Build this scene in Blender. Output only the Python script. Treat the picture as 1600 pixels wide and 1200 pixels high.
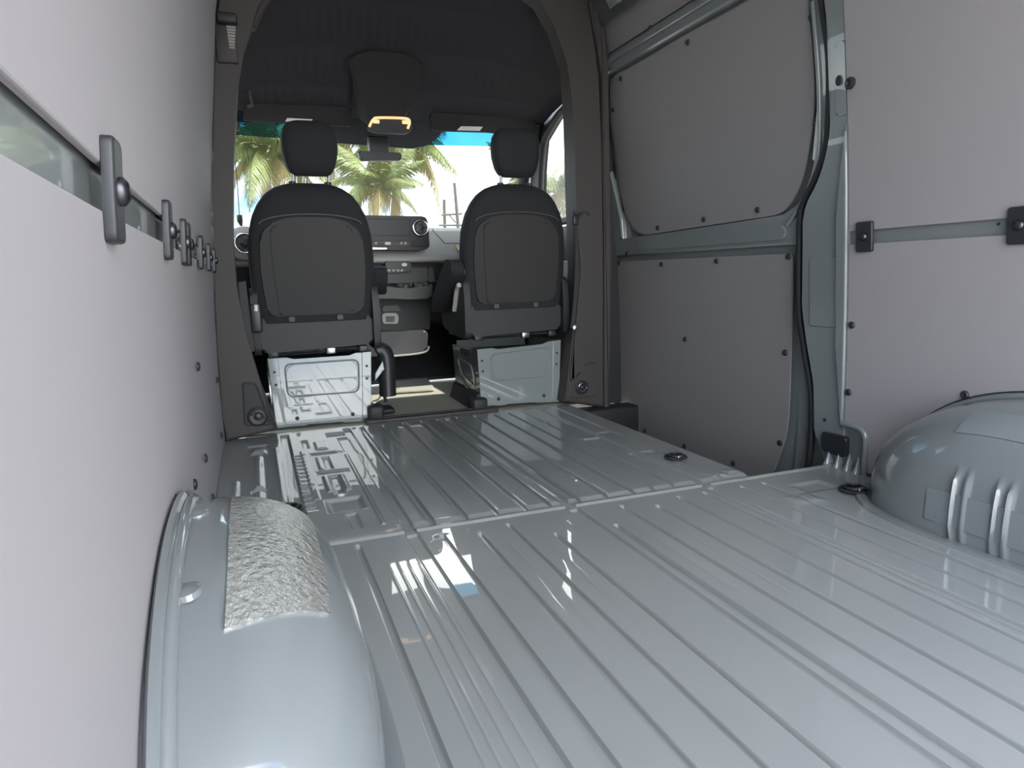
import bpy, bmesh, math, random
from mathutils import Vector, Matrix
random.seed(7)
for o in list(bpy.data.objects): bpy.data.objects.remove(o)
scene = bpy.context.scene
COL = scene.collection
PI = math.pi

# ------------------------------------------------------------------ camera
# x right, y towards the windscreen, z up, cargo floor z = 0, metres
FPX = 1065.129
CAM = Vector((-0.79, 0.0, 0.64))
AX_Y = Vector((-0.35195775, -0.13904504, 0.92563072))      # van axes seen from the camera (right, down, forward)
AX_X = Vector((0.93562992, -0.08065775, 0.34364367))
AX_Z = Vector((-0.02687735, -0.98699585, -0.15848282))
def cam2world(v):
    return Vector((AX_X.dot(v), AX_Y.dot(v), AX_Z.dot(v)))
cd = bpy.data.cameras.new('camera'); cam = bpy.data.objects.new('camera', cd); COL.objects.link(cam)
r_ = cam2world(Vector((1, 0, 0))); u_ = cam2world(Vector((0, -1, 0))); b_ = cam2world(Vector((0, 0, -1)))
cam.matrix_world = Matrix(((r_.x, u_.x, b_.x, CAM.x), (r_.y, u_.y, b_.y, CAM.y), (r_.z, u_.z, b_.z, CAM.z), (0, 0, 0, 1)))
cd.sensor_fit = 'HORIZONTAL'; cd.sensor_width = 36.0; cd.lens = FPX * 36.0 / 1600.0
cd.clip_start = 0.01; cd.clip_end = 500
scene.camera = cam
vs = scene.view_settings
scene.display_settings.display_device = 'sRGB'
vs.view_transform = 'Standard'; vs.look = 'None'; vs.gamma = 1.0; vs.use_curve_mapping = False
vs.exposure = 1.32

# ------------------------------------------------------------------ world: hazy blue sky with bright broken cloud
w = bpy.data.worlds.new('sky'); scene.world = w; w.use_nodes = True
nt = w.node_tree; nt.nodes.clear()
def wn(t, **k):
    n = nt.nodes.new(t)
    for a, b in k.items(): setattr(n, a, b)
    return n
out = wn('ShaderNodeOutputWorld'); bg = wn('ShaderNodeBackground'); tc = wn('ShaderNodeTexCoord')
mp = wn('ShaderNodeMapping'); mp.inputs['Scale'].default_value = (1.0, 1.0, 2.6); mp.inputs['Location'].default_value = (0.35, 0.1, 0.25)
nz = wn('ShaderNodeTexNoise'); nz.inputs['Scale'].default_value = 2.6; nz.inputs['Detail'].default_value = 6; nz.inputs['Roughness'].default_value = 0.52
cr = wn('ShaderNodeValToRGB'); cr.color_ramp.elements[0].position = 0.36; cr.color_ramp.elements[1].position = 0.66
sep = wn('ShaderNodeSeparateXYZ'); gr = wn('ShaderNodeValToRGB')
gr.color_ramp.elements[0].position = 0.0; gr.color_ramp.elements[0].color = (.24, .44, .60, 1)
gr.color_ramp.elements[1].position = 0.6; gr.color_ramp.elements[1].color = (0.10, 0.24, 0.52, 1)
mx = wn('ShaderNodeMix', data_type='RGBA'); mx.inputs['B'].default_value = (1.9, 1.86, 1.78, 1)
nt.links.new(tc.outputs['Generated'], mp.inputs['Vector']); nt.links.new(mp.outputs['Vector'], nz.inputs['Vector'])
nt.links.new(nz.outputs['Fac'], cr.inputs['Fac']); nt.links.new(tc.outputs['Generated'], sep.inputs[0])
nt.links.new(sep.outputs['Z'], gr.inputs['Fac']); nt.links.new(gr.outputs['Color'], mx.inputs['A'])
nt.links.new(cr.outputs['Color'], mx.inputs['Factor']); nt.links.new(mx.outputs['Result'], bg.inputs['Color'])
bg.inputs['Strength'].default_value = 3.3
nt.links.new(bg.outputs[0], out.inputs['Surface'])
sl = bpy.data.lights.new('sun', 'SUN'); sl.energy = 9.0; sl.angle = 0.009; sl.color = (1.0, 0.94, 0.84)
sun = bpy.data.objects.new('sun', sl); COL.objects.link(sun); sun.location = (6, 10, 14)
sdir = Vector((0.80, -0.14, 1.0)).normalized()            # towards the sun: from the right, high
sun.rotation_euler = sdir.to_track_quat('Z', 'Y').to_euler()

# ------------------------------------------------------------------ helpers
def ray(u, v): return cam2world(Vector((u - 800.0, v - 600.0, FPX)))
def atx(u, v, x): r = ray(u, v); return CAM + r * ((x - CAM.x) / r.x)
def aty(u, v, y): r = ray(u, v); return CAM + r * ((y - CAM.y) / r.y)
def atz(u, v, z=0.0): r = ray(u, v); return CAM + r * ((z - CAM.z) / r.z)
PROF = [(-.3, .935), (0, .936), (.27, .933), (.5, .926), (.72, .915), (.9, .903), (1.05, .889), (1.22, .871), (1.4, .85), (1.67, .82), (1.82, .77), (1.93, .68), (2.02, .5), (2.3, .3)]
def P(z):
    for (a, b), (c, d) in zip(PROF, PROF[1:]):
        if z <= c: return b + (d - b) * max(0, (z - a)) / (c - a)
    return PROF[-1][1]
TAP = [(-.2, -.036), (.39, -.022), (.68, -.013), (1.25, -.004), (1.55, .001), (2.9, .008)]
def TP(side, y):                                         # the left wall draws in a little towards the rear doors
    return interp(TAP, y) if side < 0 else 0.0
def onwall(u, v, side=1, off=0.0):                       # where a sight line meets the curved side wall
    x = side * .92
    for _ in range(40):
        p = atx(u, v, x); x = x * .5 + .5 * side * (P(p.z) + TP(side, p.y) + off)
    return atx(u, v, x)

WORLD = {}
def wloc(o): return WORLD.get(o.name, Vector((0, 0, 0)))
def setp(o, label=None, cat=None, group=None, kind=None):
    if label: o['label'] = label
    if cat: o['category'] = cat
    if group: o['group'] = group
    if kind: o['kind'] = kind
    return o
def root(name, loc, label=None, cat=None, group=None, kind=None):
    o = bpy.data.objects.new(name, None); COL.objects.link(o); o.empty_display_size = .05
    o.location = loc; WORLD[o.name] = Vector(loc)
    return setp(o, label, cat, group, kind)
def link(name, me, loc, parent=None):
    o = bpy.data.objects.new(name, me); COL.objects.link(o)
    loc = Vector(loc)
    if parent: o.parent = parent; o.location = loc - wloc(parent)
    else: o.location = loc
    WORLD[o.name] = loc
    return o
def make(name, bm, mat, parent=None, smooth=True, angle=50):
    """bmesh in world coordinates -> ONE mesh object with its origin at its own foot"""
    bm.normal_update()
    if not bm.verts: raise ValueError(name)
    xs = [v.co.x for v in bm.verts]; ys = [v.co.y for v in bm.verts]; zs = [v.co.z for v in bm.verts]
    c = Vector(((min(xs) + max(xs)) / 2, (min(ys) + max(ys)) / 2, min(zs)))
    bmesh.ops.translate(bm, verts=bm.verts, vec=-c)
    me = bpy.data.meshes.new(name)
    if smooth:
        for f in bm.faces: f.smooth = True
        lim = math.radians(angle)
        for e in bm.edges:
            if len(e.link_faces) == 2 and e.calc_face_angle(0) > lim: e.smooth = False
    bm.to_mesh(me); bm.free()
    me.materials.append(mat)
    return link(name, me, c, parent)
def NB(): return bmesh.new()
def box(bm, a, b, bevel=0, seg=2, M=None):
    a, b = Vector(a), Vector(b)
    r = bmesh.ops.create_cube(bm, size=1.0)
    vs_ = r['verts']
    for v in vs_:
        v.co = Vector(((a[i] + b[i]) / 2 + v.co[i] * (b[i] - a[i]) for i in range(3)))
    if bevel:
        es = list({e for v in vs_ for e in v.link_edges})
        r2 = bmesh.ops.bevel(bm, geom=es, offset=bevel, segments=seg, affect='EDGES', profile=.5)
        vs_ = list({v for f in r2['faces'] for v in f.verts} | {v for v in vs_ if v.is_valid})
    if M: bmesh.ops.transform(bm, matrix=M, verts=vs_)
    return bm
def rpoly(pts, r, n=5):
    """round the corners of a 2-D outline; r one radius or a list"""
    o = []; N = len(pts)
    for i in range(N):
        p = Vector(pts[i]); a = Vector(pts[i - 1]) - p; b = Vector(pts[(i + 1) % N]) - p
        rr = r[i] if isinstance(r, (list, tuple)) else r
        if rr <= 0: o.append(tuple(p)); continue
        d = min(rr, a.length * .49, b.length * .49)
        A = p + a.normalized() * d; B = p + b.normalized() * d
        for k in range(n + 1):
            t = k / n
            o.append(tuple((1 - t) ** 2 * A + 2 * t * (1 - t) * p + t * t * B))
    return o
def plate(bm, pts, th, bevel=0.0, seg=2, f=None):
    """outline (a,b) extruded by th along c; f maps (a,b,c) to the world; the face at c = 0 is the front"""
    area = sum(pts[i - 1][0] * pts[i][1] - pts[i][0] * pts[i - 1][1] for i in range(len(pts)))
    if area < 0: pts = pts[::-1]
    fr = [bm.verts.new((p[0], p[1], 0)) for p in pts]
    bk = [bm.verts.new((p[0], p[1], -th)) for p in pts]
    F = bm.faces.new(fr); bm.faces.new(bk[::-1]); N = len(pts)
    for i in range(N): bm.faces.new((fr[i], bk[i], bk[(i + 1) % N], fr[(i + 1) % N]))
    vs_ = set(fr + bk)
    if bevel:
        r = bmesh.ops.bevel(bm, geom=list(F.edges), offset=bevel, segments=seg, affect='EDGES', profile=.5)
        vs_ |= {v for x in r['faces'] for v in x.verts}
    for fc_ in {x for v in vs_ if v.is_valid for x in v.link_faces}:
        if len(fc_.verts) == N or fc_ is F:
            for e in fc_.edges: e.smooth = False
    vs_ = [v for v in vs_ if v.is_valid]
    if f:
        for v in vs_: v.co = Vector(f(*v.co))
    return bm
def fixn(bm): bmesh.ops.recalc_face_normals(bm, faces=bm.faces); return bm
def tube(bm, pts, r, n=8, cap=True, closed=False):
    pts = [Vector(p) for p in pts]; rings = []; N = len(pts)
    up = None
    for i, p in enumerate(pts):
        a = pts[i - 1] if (i or closed) else p; b = pts[(i + 1) % N] if (i < N - 1 or closed) else p
        t = (b - a).normalized()
        if up is None:
            up = Vector((0, 0, 1)) if abs(t.z) < .9 else Vector((1, 0, 0))
        s = t.cross(up).normalized(); up = s.cross(t).normalized()
        rr = r[i] if isinstance(r, (list, tuple)) else r
        rings.append([bm.verts.new(p + s * math.cos(2 * PI * k / n) * rr + up * math.sin(2 * PI * k / n) * rr) for k in range(n)])
    for i in range(N - (0 if closed else 1)):
        A, B = rings[i], rings[(i + 1) % N]
        for k in range(n): bm.faces.new((A[k], A[(k + 1) % n], B[(k + 1) % n], B[k]))
    if cap and not closed: bm.faces.new(rings[0][::-1]); bm.faces.new(rings[-1])
    return fixn(bm)
def ribbon(bm, pts, side, wd, th):
    """flat strap of width wd along pts, width direction side"""
    pts = [Vector(p) for p in pts]; rows = []
    for i, p in enumerate(pts):
        s = Vector(side[i] if isinstance(side, list) else side).normalized()
        t = (pts[min(i + 1, len(pts) - 1)] - pts[max(i - 1, 0)]).normalized(); n = t.cross(s).normalized()
        rows.append([bm.verts.new(p + s * a * wd / 2 + n * b * th / 2) for a, b in ((-1, -1), (1, -1), (1, 1), (-1, 1))])
    for A, B in zip(rows, rows[1:]):
        for k in range(4): bm.faces.new((A[k], A[(k + 1) % 4], B[(k + 1) % 4], B[k]))
    bm.faces.new(rows[0][::-1]); bm.faces.new(rows[-1]); return fixn(bm)
def grid(bm, rows, closed=False):
    V = [[bm.verts.new(p) for p in r] for r in rows]
    for A, B in zip(V, V[1:]):
        m = len(A)
        for k in range(m if closed else m - 1): bm.faces.new((A[k], A[(k + 1) % m], B[(k + 1) % m], B[k]))
    return V
def lathe(bm, prof, n=16, M=None):
    rows = [[Vector((r * math.cos(2 * PI * k / n), r * math.sin(2 * PI * k / n), z)) for k in range(n)] for r, z in prof]
    if M: rows = [[M @ p for p in r] for r in rows]
    V = grid(bm, rows, True)
    if prof[0][0] > 0: bm.faces.new(V[0][::-1])
    if prof[-1][0] > 0: bm.faces.new(V[-1])
    return fixn(bm)
def spline(pts, n=8):
    pts = [Vector(p) for p in pts]; o = []
    for i in range(len(pts) - 1):
        p0 = pts[max(i - 1, 0)]; p1 = pts[i]; p2 = pts[i + 1]; p3 = pts[min(i + 2, len(pts) - 1)]
        for k in range(n):
            t = k / n
            o.append(.5 * ((2 * p1) + (p2 - p0) * t + (2 * p0 - 5 * p1 + 4 * p2 - p3) * t * t + (3 * p1 - p0 - 3 * p2 + p3) * t ** 3))
    o.append(pts[-1]); return o
def interp(tab, z):
    if z <= tab[0][0]: return tab[0][1]
    for (a, b), (c, d) in zip(tab, tab[1:]):
        if z <= c: return b + (d - b) * (z - a) / (c - a)
    return tab[-1][1]
def smooth01(t): t = min(1, max(0, t)); return t * t * (3 - 2 * t)
def wallplate(name, pts, side, off, th, mat, parent, bevel=.002, dz=.08):
    """panel whose outline is given in (y, z), bent to the curve of the side wall; off > 0 is further outwards"""
    bm = NB(); plate(bm, pts, th, bevel)
    zs = [p[1] for p in pts]; z = min(zs) + dz
    while z < max(zs) - .01:
        bmesh.ops.bisect_plane(bm, geom=bm.verts[:] + bm.edges[:] + bm.faces[:], plane_co=(0, z, 0), plane_no=(0, 1, 0)); z += dz
    if side < 0:
        for yq in (.2, .39, .68, .95, 1.25, 2.2):
            bmesh.ops.bisect_plane(bm, geom=bm.verts[:] + bm.edges[:] + bm.faces[:], plane_co=(yq, 0, 0), plane_no=(1, 0, 0))
    for v in bm.verts:
        y, z_, c = v.co; v.co = Vector((side * (P(z_) + TP(side, y) + off - c), y, z_))
    fixn(bm)
    return make(name, bm, mat, parent)

# ------------------------------------------------------------------ materials
def mat(name, col, rough=.5, metal=0.0, coat=0.0, coatr=.03, cior=1.5, spec=.5, bump=None, var=None, emit=None):
    m = bpy.data.materials.new(name); m.use_nodes = True; t = m.node_tree; b = t.nodes['Principled BSDF']
    b.inputs['Base Color'].default_value = (*col, 1); b.inputs['Roughness'].default_value = rough
    b.inputs['Metallic'].default_value = metal; b.inputs['Coat Weight'].default_value = coat
    b.inputs['Coat Roughness'].default_value = coatr; b.inputs['Coat IOR'].default_value = cior; b.inputs['Specular IOR Level'].default_value = spec
    if emit: b.inputs['Emission Color'].default_value = (*emit[0], 1); b.inputs['Emission Strength'].default_value = emit[1]
    if bump or var:
        g = t.nodes.new('ShaderNodeTexCoord')
    if bump:                                            # (scale, strength, distance[, kind])
        kind = bump[3] if len(bump) > 3 else 'noise'
        n = t.nodes.new('ShaderNodeTexNoise' if kind == 'noise' else 'ShaderNodeTexVoronoi'); n.inputs['Scale'].default_value = bump[0]
        if kind == 'noise': n.inputs['Detail'].default_value = 3
        bp = t.nodes.new('ShaderNodeBump'); bp.inputs['Strength'].default_value = bump[1]; bp.inputs['Distance'].default_value = bump[2]
        t.links.new(g.outputs['Object'], n.inputs['Vector'])
        t.links.new(n.outputs['Fac' if kind == 'noise' else 'Distance'], bp.inputs['Height'])
        t.links.new(bp.outputs['Normal'], b.inputs['Normal'])
    if var:                                             # (scale, amount)
        n = t.nodes.new('ShaderNodeTexNoise'); n.inputs['Scale'].default_value = var[0]; n.inputs['Detail'].default_value = 5
        h = t.nodes.new('ShaderNodeHueSaturation'); h.inputs['Color'].default_value = (*col, 1)
        mr = t.nodes.new('ShaderNodeMapRange'); mr.inputs['From Min'].default_value = .3; mr.inputs['From Max'].default_value = .7
        mr.inputs['To Min'].default_value = 1 - var[1]; mr.inputs['To Max'].default_value = 1 + var[1]
        t.links.new(g.outputs['Object'], n.inputs['Vector']); t.links.new(n.outputs['Fac'], mr.inputs['Value'])
        t.links.new(mr.outputs['Result'], h.inputs['Value']); t.links.new(h.outputs['Color'], b.inputs['Base Color'])
    return m
def glassmat(name, tint, refl=1.0):
    m = bpy.data.materials.new(name); m.use_nodes = True; t = m.node_tree; t.nodes.clear()
    o = t.nodes.new('ShaderNodeOutputMaterial'); tr = t.nodes.new('ShaderNodeBsdfTransparent'); gl = t.nodes.new('ShaderNodeBsdfGlossy')
    lw = t.nodes.new('ShaderNodeLayerWeight'); lw.inputs['Blend'].default_value = .5
    pw = t.nodes.new('ShaderNodeMath'); pw.operation = 'POWER'; pw.inputs[1].default_value = 5.0
    fr = t.nodes.new('ShaderNodeMath'); fr.operation = 'MULTIPLY_ADD'; fr.inputs[1].default_value = .94; fr.inputs[2].default_value = .04
    t.links.new(lw.outputs['Facing'], pw.inputs[0]); t.links.new(pw.outputs[0], fr.inputs[0]); mxs = t.nodes.new('ShaderNodeMixShader')
    tr.inputs['Color'].default_value = (*tint, 1); gl.inputs['Roughness'].default_value = .01
    t.links.new(fr.outputs[0], mxs.inputs[0]); t.links.new(tr.outputs[0], mxs.inputs[1]); t.links.new(gl.outputs[0], mxs.inputs[2])
    t.links.new(mxs.outputs[0], o.inputs['Surface']); return m
M_PAINT = mat('grey_blue_paint', (.188, .206, .212), .32, coat=1.0, coatr=.025, bump=(900, .02, .0006))
M_FLOOR = mat('floor_paint', (.275, .288, .290), .34, coat=1.0, coatr=.012, cior=1.8, var=(3.0, .05))
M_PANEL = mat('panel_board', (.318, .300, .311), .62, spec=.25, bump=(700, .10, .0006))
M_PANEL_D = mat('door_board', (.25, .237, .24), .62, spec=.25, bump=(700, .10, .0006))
M_BLACK = mat('black_plastic', (.022, .024, .028), .42)
M_RUBBER = mat('black_rubber', (.018, .019, .022), .6)
M_TRIM = mat('pillar_trim', (.047, .041, .040), .6, bump=(500, .15, .0006))
M_TRIM_D = mat('dark_trim', (.020, .021, .023), .55)
M_LINER = mat('headliner_cloth', (.035, .035, .038), .9, bump=(900, .2, .0006), spec=.2)
M_SEAT = mat('seat_fabric', (.019, .021, .024), .78, bump=(650, .25, .0008), spec=.3)
M_SEATB = mat('seat_back_vinyl', (.016, .0155, .016), .6, bump=(500, .12, .0005))
M_DASH = mat('dash_plastic', (.40, .39, .375), .55, bump=(500, .2, .0005))
M_DASHD = mat('dash_lower', (.075, .074, .074), .5, bump=(500, .2, .0005))
M_SCREEN = mat('screen_glass', (.012, .016, .022), .4)
M_CHROME = mat('chrome', (.75, .76, .78), .12, metal=1.0)
M_SCREW = mat('dark_screw', (.10, .10, .11), .38, metal=1.0)
M_STEEL = mat('steel', (.35, .36, .37), .3, metal=1.0)
M_MATF = mat('cab_mat', (.40, .39, .33), .6, bump=(400, .2, .0008))
M_FOIL = mat('foil_pad', (.95, .945, .89), .13, metal=.85, bump=(95, .9, .006))
M_PADP = mat('painted_pad', (.19, .214, .224), .40, bump=(120, .25, .002))
M_WHITE = mat('label_white', (.72, .72, .70), .6)
M_YEL = mat('label_yellow', (.85, .50, .03), .5)
M_LAMP = mat('lamp_lens', (.8, .6, .4), .3, emit=((1.0, .55, .24), .42))
M_GLASS = glassmat('clear_glass', (.31, .325, .32))
M_TINT = glassmat('tinted_glass', (.008, .062, .110))
M_SHADE = mat('frit_black', (.016, .018, .022), .25)
M_GROUND = mat('asphalt', (.28, .25, .215), .85, bump=(40, .4, .01), var=(.8, .15))
M_CONC = mat('seat_box_paint', (.205, .23, .235), .30, coat=1.0, coatr=.02, cior=1.6)

# ------------------------------------------------------------------ outside ground
bm = NB(); plate(bm, [(-90, -60), (90, -60), (90, 140), (-90, 140)], .2, f=lambda a, b, c: (a, b, -.62 + c)); fixn(bm)
setp(make('ground', bm, M_GROUND), 'pale sunlit asphalt lot outside the van', kind='structure')

# ------------------------------------------------------------------ cargo floor
GR_R = [(-.602, .016), (-.465, .034), (-.398, .019), (-.307, .016), (-.220, .014), (-.135, .013), (-.016, .031), (.030, .014), (.116, .016), (.205, .016), (.299, .014), (.388, .015), (.433, .030), (.520, .014), (.60, .014)]
GR_F = [(-.465, .034), (-.398, .018), (-.307, .018), (-.220, .016), (-.135, .016), (-.062, .014), (-.016, .030), (.030, .014), (.116, .018), (.205, .018), (.275, .014), (.345, .014), (.433, .028), (.520, .014)]
YS = 1.648                                               # the cross seam
END_R = {-.135: 1.49, .030: 1.48, .205: 1.56, -.307: 1.57, -.602: 1.62}
FEAT = []                                                # pressed shapes x0,x1,y0,y1,height,slope
def feat(x0, x1, y0, y1, h, s=.006): FEAT.append((x0, x1, y0, y1, h, s))
feat(-.735, -.705, 1.86, 2.94, -.008); feat(-.675, -.655, 2.0, 2.62, .003, .004)
for k in range(14): feat(-.700, -.672, 1.92 + k * .048, 1.94 + k * .048, -.004, .004)
feat(-.640, -.545, 1.88, 1.99, -.010, .012); feat(-.628, -.612, 2.06, 2.24, .006); feat(-.575, -.562, 2.06, 2.24, .006)
feat(-.606, -.580, 2.04, 2.24, -.007); feat(-.640, -.540, 2.275, 2.305, -.007, .01); feat(-.606, -.585, 2.33, 2.50, -.007)
feat(-.628, -.615, 2.33, 2.50, .005); feat(-.64, -.55, 2.54, 2.565, -.006, .009); feat(-.615, -.575, 2.62, 2.74, .007)
feat(-.66, -.64, 2.66, 2.80, -.007); feat(-.52, -.475, 2.55, 2.78, -.006); feat(-.555, -.485, 2.82, 2.87, -.009)
feat(-.525, -.515, 1.72, 2.5, .004, .004); feat(-.60, -.575, 1.72, 1.84, -.005)
feat(-.835, -.812, 2.02, 2.14, .010, .008); feat(-.835, -.812, 2.19, 2.60, .010, .008); feat(-.845, -.80, 2.65, 2.72, .012, .014)
feat(-.843, -.80, 2.15, 2.18, -.006); feat(-.765, -.752, 2.02, 2.72, .006, .005)
feat(-.90, -.885, 1.5, 2.30, .008, .010); feat(-.86, -.79, 2.74, 2.80, -.006)
feat(.34, .43, 2.30, 2.33, .005, .008); feat(.44, .52, 2.36, 2.39, -.004, .008); feat(.33, .40, 2.62, 2.66, .005, .008)
feat(.46, .52, 2.02, 2.06, -.004, .01); feat(.40, .45, 2.02, 2.05, -.004, .01); feat(.56, .64, 1.40, 1.46, .004, .012); feat(.66, .76, 1.47, 1.54, -.004, .012)
feat(.50, .545, 1.70, 1.735, .004, .008); feat(.565, .60, 1.71, 1.74, .004, .008)
def groove(x, xc, wd, s=.004):
    d = abs(x - xc) - wd / 2
    return smooth01(-d / s + .0) if d < 0 else 0.0
def fh(x, y):
    h = 0.0
    if y > YS + .012:                                    # front plate
        a = smooth01((y - (YS + .025)) / .03)
        for xc, wd in GR_F:
            if abs(x - xc) < .024: h -= .010 * groove(x, xc, wd) * smooth01((2.955 - y) / .02)
        edge = -.0065 * (1 - a)
        inb = any(abs(x - c) < .05 and abs(x - c) > .002 for c in (-.54, -.67)) or x < -.5
        if not inb: h = min(h, edge) if a < 1 else h
        h += .003 * smooth01((2.99 - y) / .03)
    elif y > YS - .014:
        h = .0045 if abs(y - YS) < .007 else -.001        # sealed lap joint
        if any(abs(x - xc) < wd * .5 for xc, wd in ((-.465, .03), (-.016, .03), (.433, .03))): h = -.004
    else:                                                # rear plate
        for xc, wd in GR_R:
            if abs(x - xc) < .024:
                e = END_R.get(xc, 1.60)
                if xc in (-.465, -.016, .433): e = 1.64
                h -= .009 * groove(x, xc, wd) * smooth01((e - y) / .015)
        for xc in (-.555, -.535, -.513, -.49):            # fine pressed lines beside the arch
            h += .0016 * math.exp(-((x - xc) / .0022) ** 2) * smooth01((1.5 - y) / .2)
        for xc in (-.262, -.178, .074, .16):
            h -= .0012 * math.exp(-((x - xc) / .0025) ** 2) * smooth01((1.52 - y) / .1) * smooth01((y - .9) / .2)
    for x0, x1, y0, y1, hh, s in FEAT:
        if x0 - s < x < x1 + s and y0 - s < y < y1 + s:
            h += hh * smooth01(min(x - x0 + s, x1 + s - x, y - y0 + s, y1 + s - y) / (2 * s))
    return h
xs = set(round(-.952 + .016 * i, 4) for i in range(120)); ys = set(round(-.26 + .06 * i, 4) for i in range(56))
for xc, wd in GR_R + GR_F:
    for d in (-wd / 2 - .0004, -wd / 2 + .002, -wd / 2 + .004, 0, wd / 2 - .004, wd / 2 - .002, wd / 2 + .0004): xs.add(round(xc + d, 4))
for xc in (-.555, -.535, -.513, -.49, -.262, -.178, .074, .16):
    for d in (-.004, -.002, 0, .002, .004): xs.add(round(xc + d, 4))
for x0, x1, y0, y1, hh, s in FEAT:
    for d in (-s, -s / 2, 0, s / 2, s):
        xs.add(round(x0 + d, 4)); xs.add(round(x1 + d, 4)); ys.add(round(y0 + d, 4)); ys.add(round(y1 + d, 4))
for d in (-.03, -.0142, -.0138, -.0102, -.0075, -.0065, -.003, 0, .003, .0065, .0075, .0102, .0118, .0122, .025, .032, .04, .048, .055): ys.add(round(YS + d, 4))
for e in list(END_R.values()) + [1.60, 1.64]:
    for d in (-.015, -.01, -.005, 0): ys.add(round(e + d, 4))
for d in (2.935, 2.94, 2.948, 2.955, 2.96, 2.97, 2.98, 2.99, 3.0): ys.add(d)
def thin(s, eps):
    o = []
    for v in sorted(s):
        if not o or v - o[-1] > eps: o.append(v)
    return o
xs = thin([x for x in xs if -.953 < x < .953], .0008); ys = thin([y for y in ys if -.27 < y <= 3.02], .0016)
XD = .612                                                # floor edge at the step of the sliding door
xi = min(range(len(xs)), key=lambda i: abs(xs[i] - XD)); xs[xi] = XD
yi = min(range(len(ys)), key=lambda i: abs(ys[i] - 1.675)); ys[yi] = 1.675
bm = NB(); V = {}
for j, y in enumerate(ys):
    for i, x in enumerate(xs):
        if x > XD + 1e-6 and y > 1.675 + 1e-6: continue
        V[i, j] = bm.verts.new((x, y, fh(x, y)))
for j in range(len(ys) - 1):
    for i in range(len(xs) - 1):
        q = [(i, j), (i + 1, j), (i + 1, j + 1), (i, j + 1)]
        if all(k in V for k in q): bm.faces.new([V[k] for k in q])
bd = [e for e in bm.edges if len(e.link_faces) == 1]     # turn the rim of the sheet down
r = bmesh.ops.extrude_edge_only(bm, edges=bd)
for v in r['geom']:
    if isinstance(v, bmesh.types.BMVert): v.co.z = -.06
fixn(bm)
floor = setp(make('floor', bm, M_FLOOR, angle=60), 'glossy blue-grey ribbed steel cargo floor', kind='structure')

# step well of the sliding door
bm = NB(); box(bm, (XD, 1.68, -.27), (1.0, 3.25, -.25)); fixn(bm)
box(bm, (XD - .02, 1.68, -.26), (XD - .001, 3.02, -.062)); box(bm, (XD, 1.66, -.26), (.99, 1.679, -.062))
setp(make('trim_1', bm, M_RUBBER, smooth=False), 'black step well below the sliding door', kind='structure')

# floor tie-down rings
def tie_down(loc, label, s=1.0):
    t = root('tie_down_ring', loc, label, 'tie-down ring', 'folding lashing rings in the cargo floor')
    L = Vector(loc)
    bm = NB(); lathe(bm, [(.038 * s, 0), (.040 * s, .004), (.034 * s, .008), (.030 * s, .005), (.0, .004)], 24, Matrix.Translation(L)); make('cup', bm, M_BLACK, t)
    bm = NB(); tube(bm, [L + Vector((.024 * s * math.cos(a), .024 * s * math.sin(a), .010)) for a in [2 * PI * k / 20 for k in range(20)]], .0042 * s, 8, closed=True); make('ring', bm, M_BLACK, t)
    bm = NB(); box(bm, L + Vector((-.012, -.03, .004)) * s, L + Vector((.012, -.016, .014)) * s, .003); make('hinge', bm, M_STEEL, t)
tie_down(atz(1056, 715, .006), 'black lashing ring on the floor beside the sliding door step')
tie_down(atz(1334, 766, .004), 'black lashing ring on the floor in front of the right wheel arch', 1.05)
tie_down(atz(452, 797, .004), 'black lashing ring on the floor in front of the left wheel arch', 1.05)

# ------------------------------------------------------------------ wheel arches
YC, AY, HZ, DX = .97, .46, .320, .262
def BASE(side, y): return .938 if side > 0 else .934 + TP(-1, y)
def arch_pt(side, y, t, off=0.0):
    """t = 0 on the wall, pi/2 on the floor"""
    q = min(1, abs(y - YC) / AY)
    H = HZ * math.sqrt(max(0, 1 - q ** 2.15)); D = DX * max(0, 1 - q ** 3.4) ** .5
    n = 2 / 3.1
    dx = D * (1 + (BASE(side, y) - .938) / DX) * max(0, math.sin(t)) ** n; z = H * max(0, math.cos(t)) ** n
    v = Vector((side * (BASE(side, y) - dx), y, z))
    if off:
        e = .004
        a = arch_pt(side, y + e, t) - arch_pt(side, y - e, t); b = arch_pt(side, y, min(PI / 2, t + .01)) - arch_pt(side, y, max(0, t - .01))
        nn = a.cross(b)
        if nn.length > 1e-9:
            nn.normalize()
            if nn.dot(Vector((-side, 0, .6))) < 0: nn = -nn
            v = v + nn * off
    return v
def patch(side, y0, y1, t0, t1, off, ny=24, ntt=24, th=.003, fy=None):
    bm = NB()
    rows = []
    for i in range(ny + 1):
        rows.append([arch_pt(side, (fy(i / ny, j / ntt) if fy else y0 + (y1 - y0) * i / ny), t0 + (t1 - t0) * j / ntt, off) for j in range(ntt + 1)])
    grid(bm, rows)
    bd = [e for e in bm.edges if len(e.link_faces) == 1]
    g = bmesh.ops.extrude_edge_only(bm, edges=bd)
    c = Vector((side * .9, YC, .1))
    for v in g['geom']:
        if isinstance(v, bmesh.types.BMVert): v.co += (c - v.co).normalized() * th * 2
    return fixn(bm)
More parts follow.
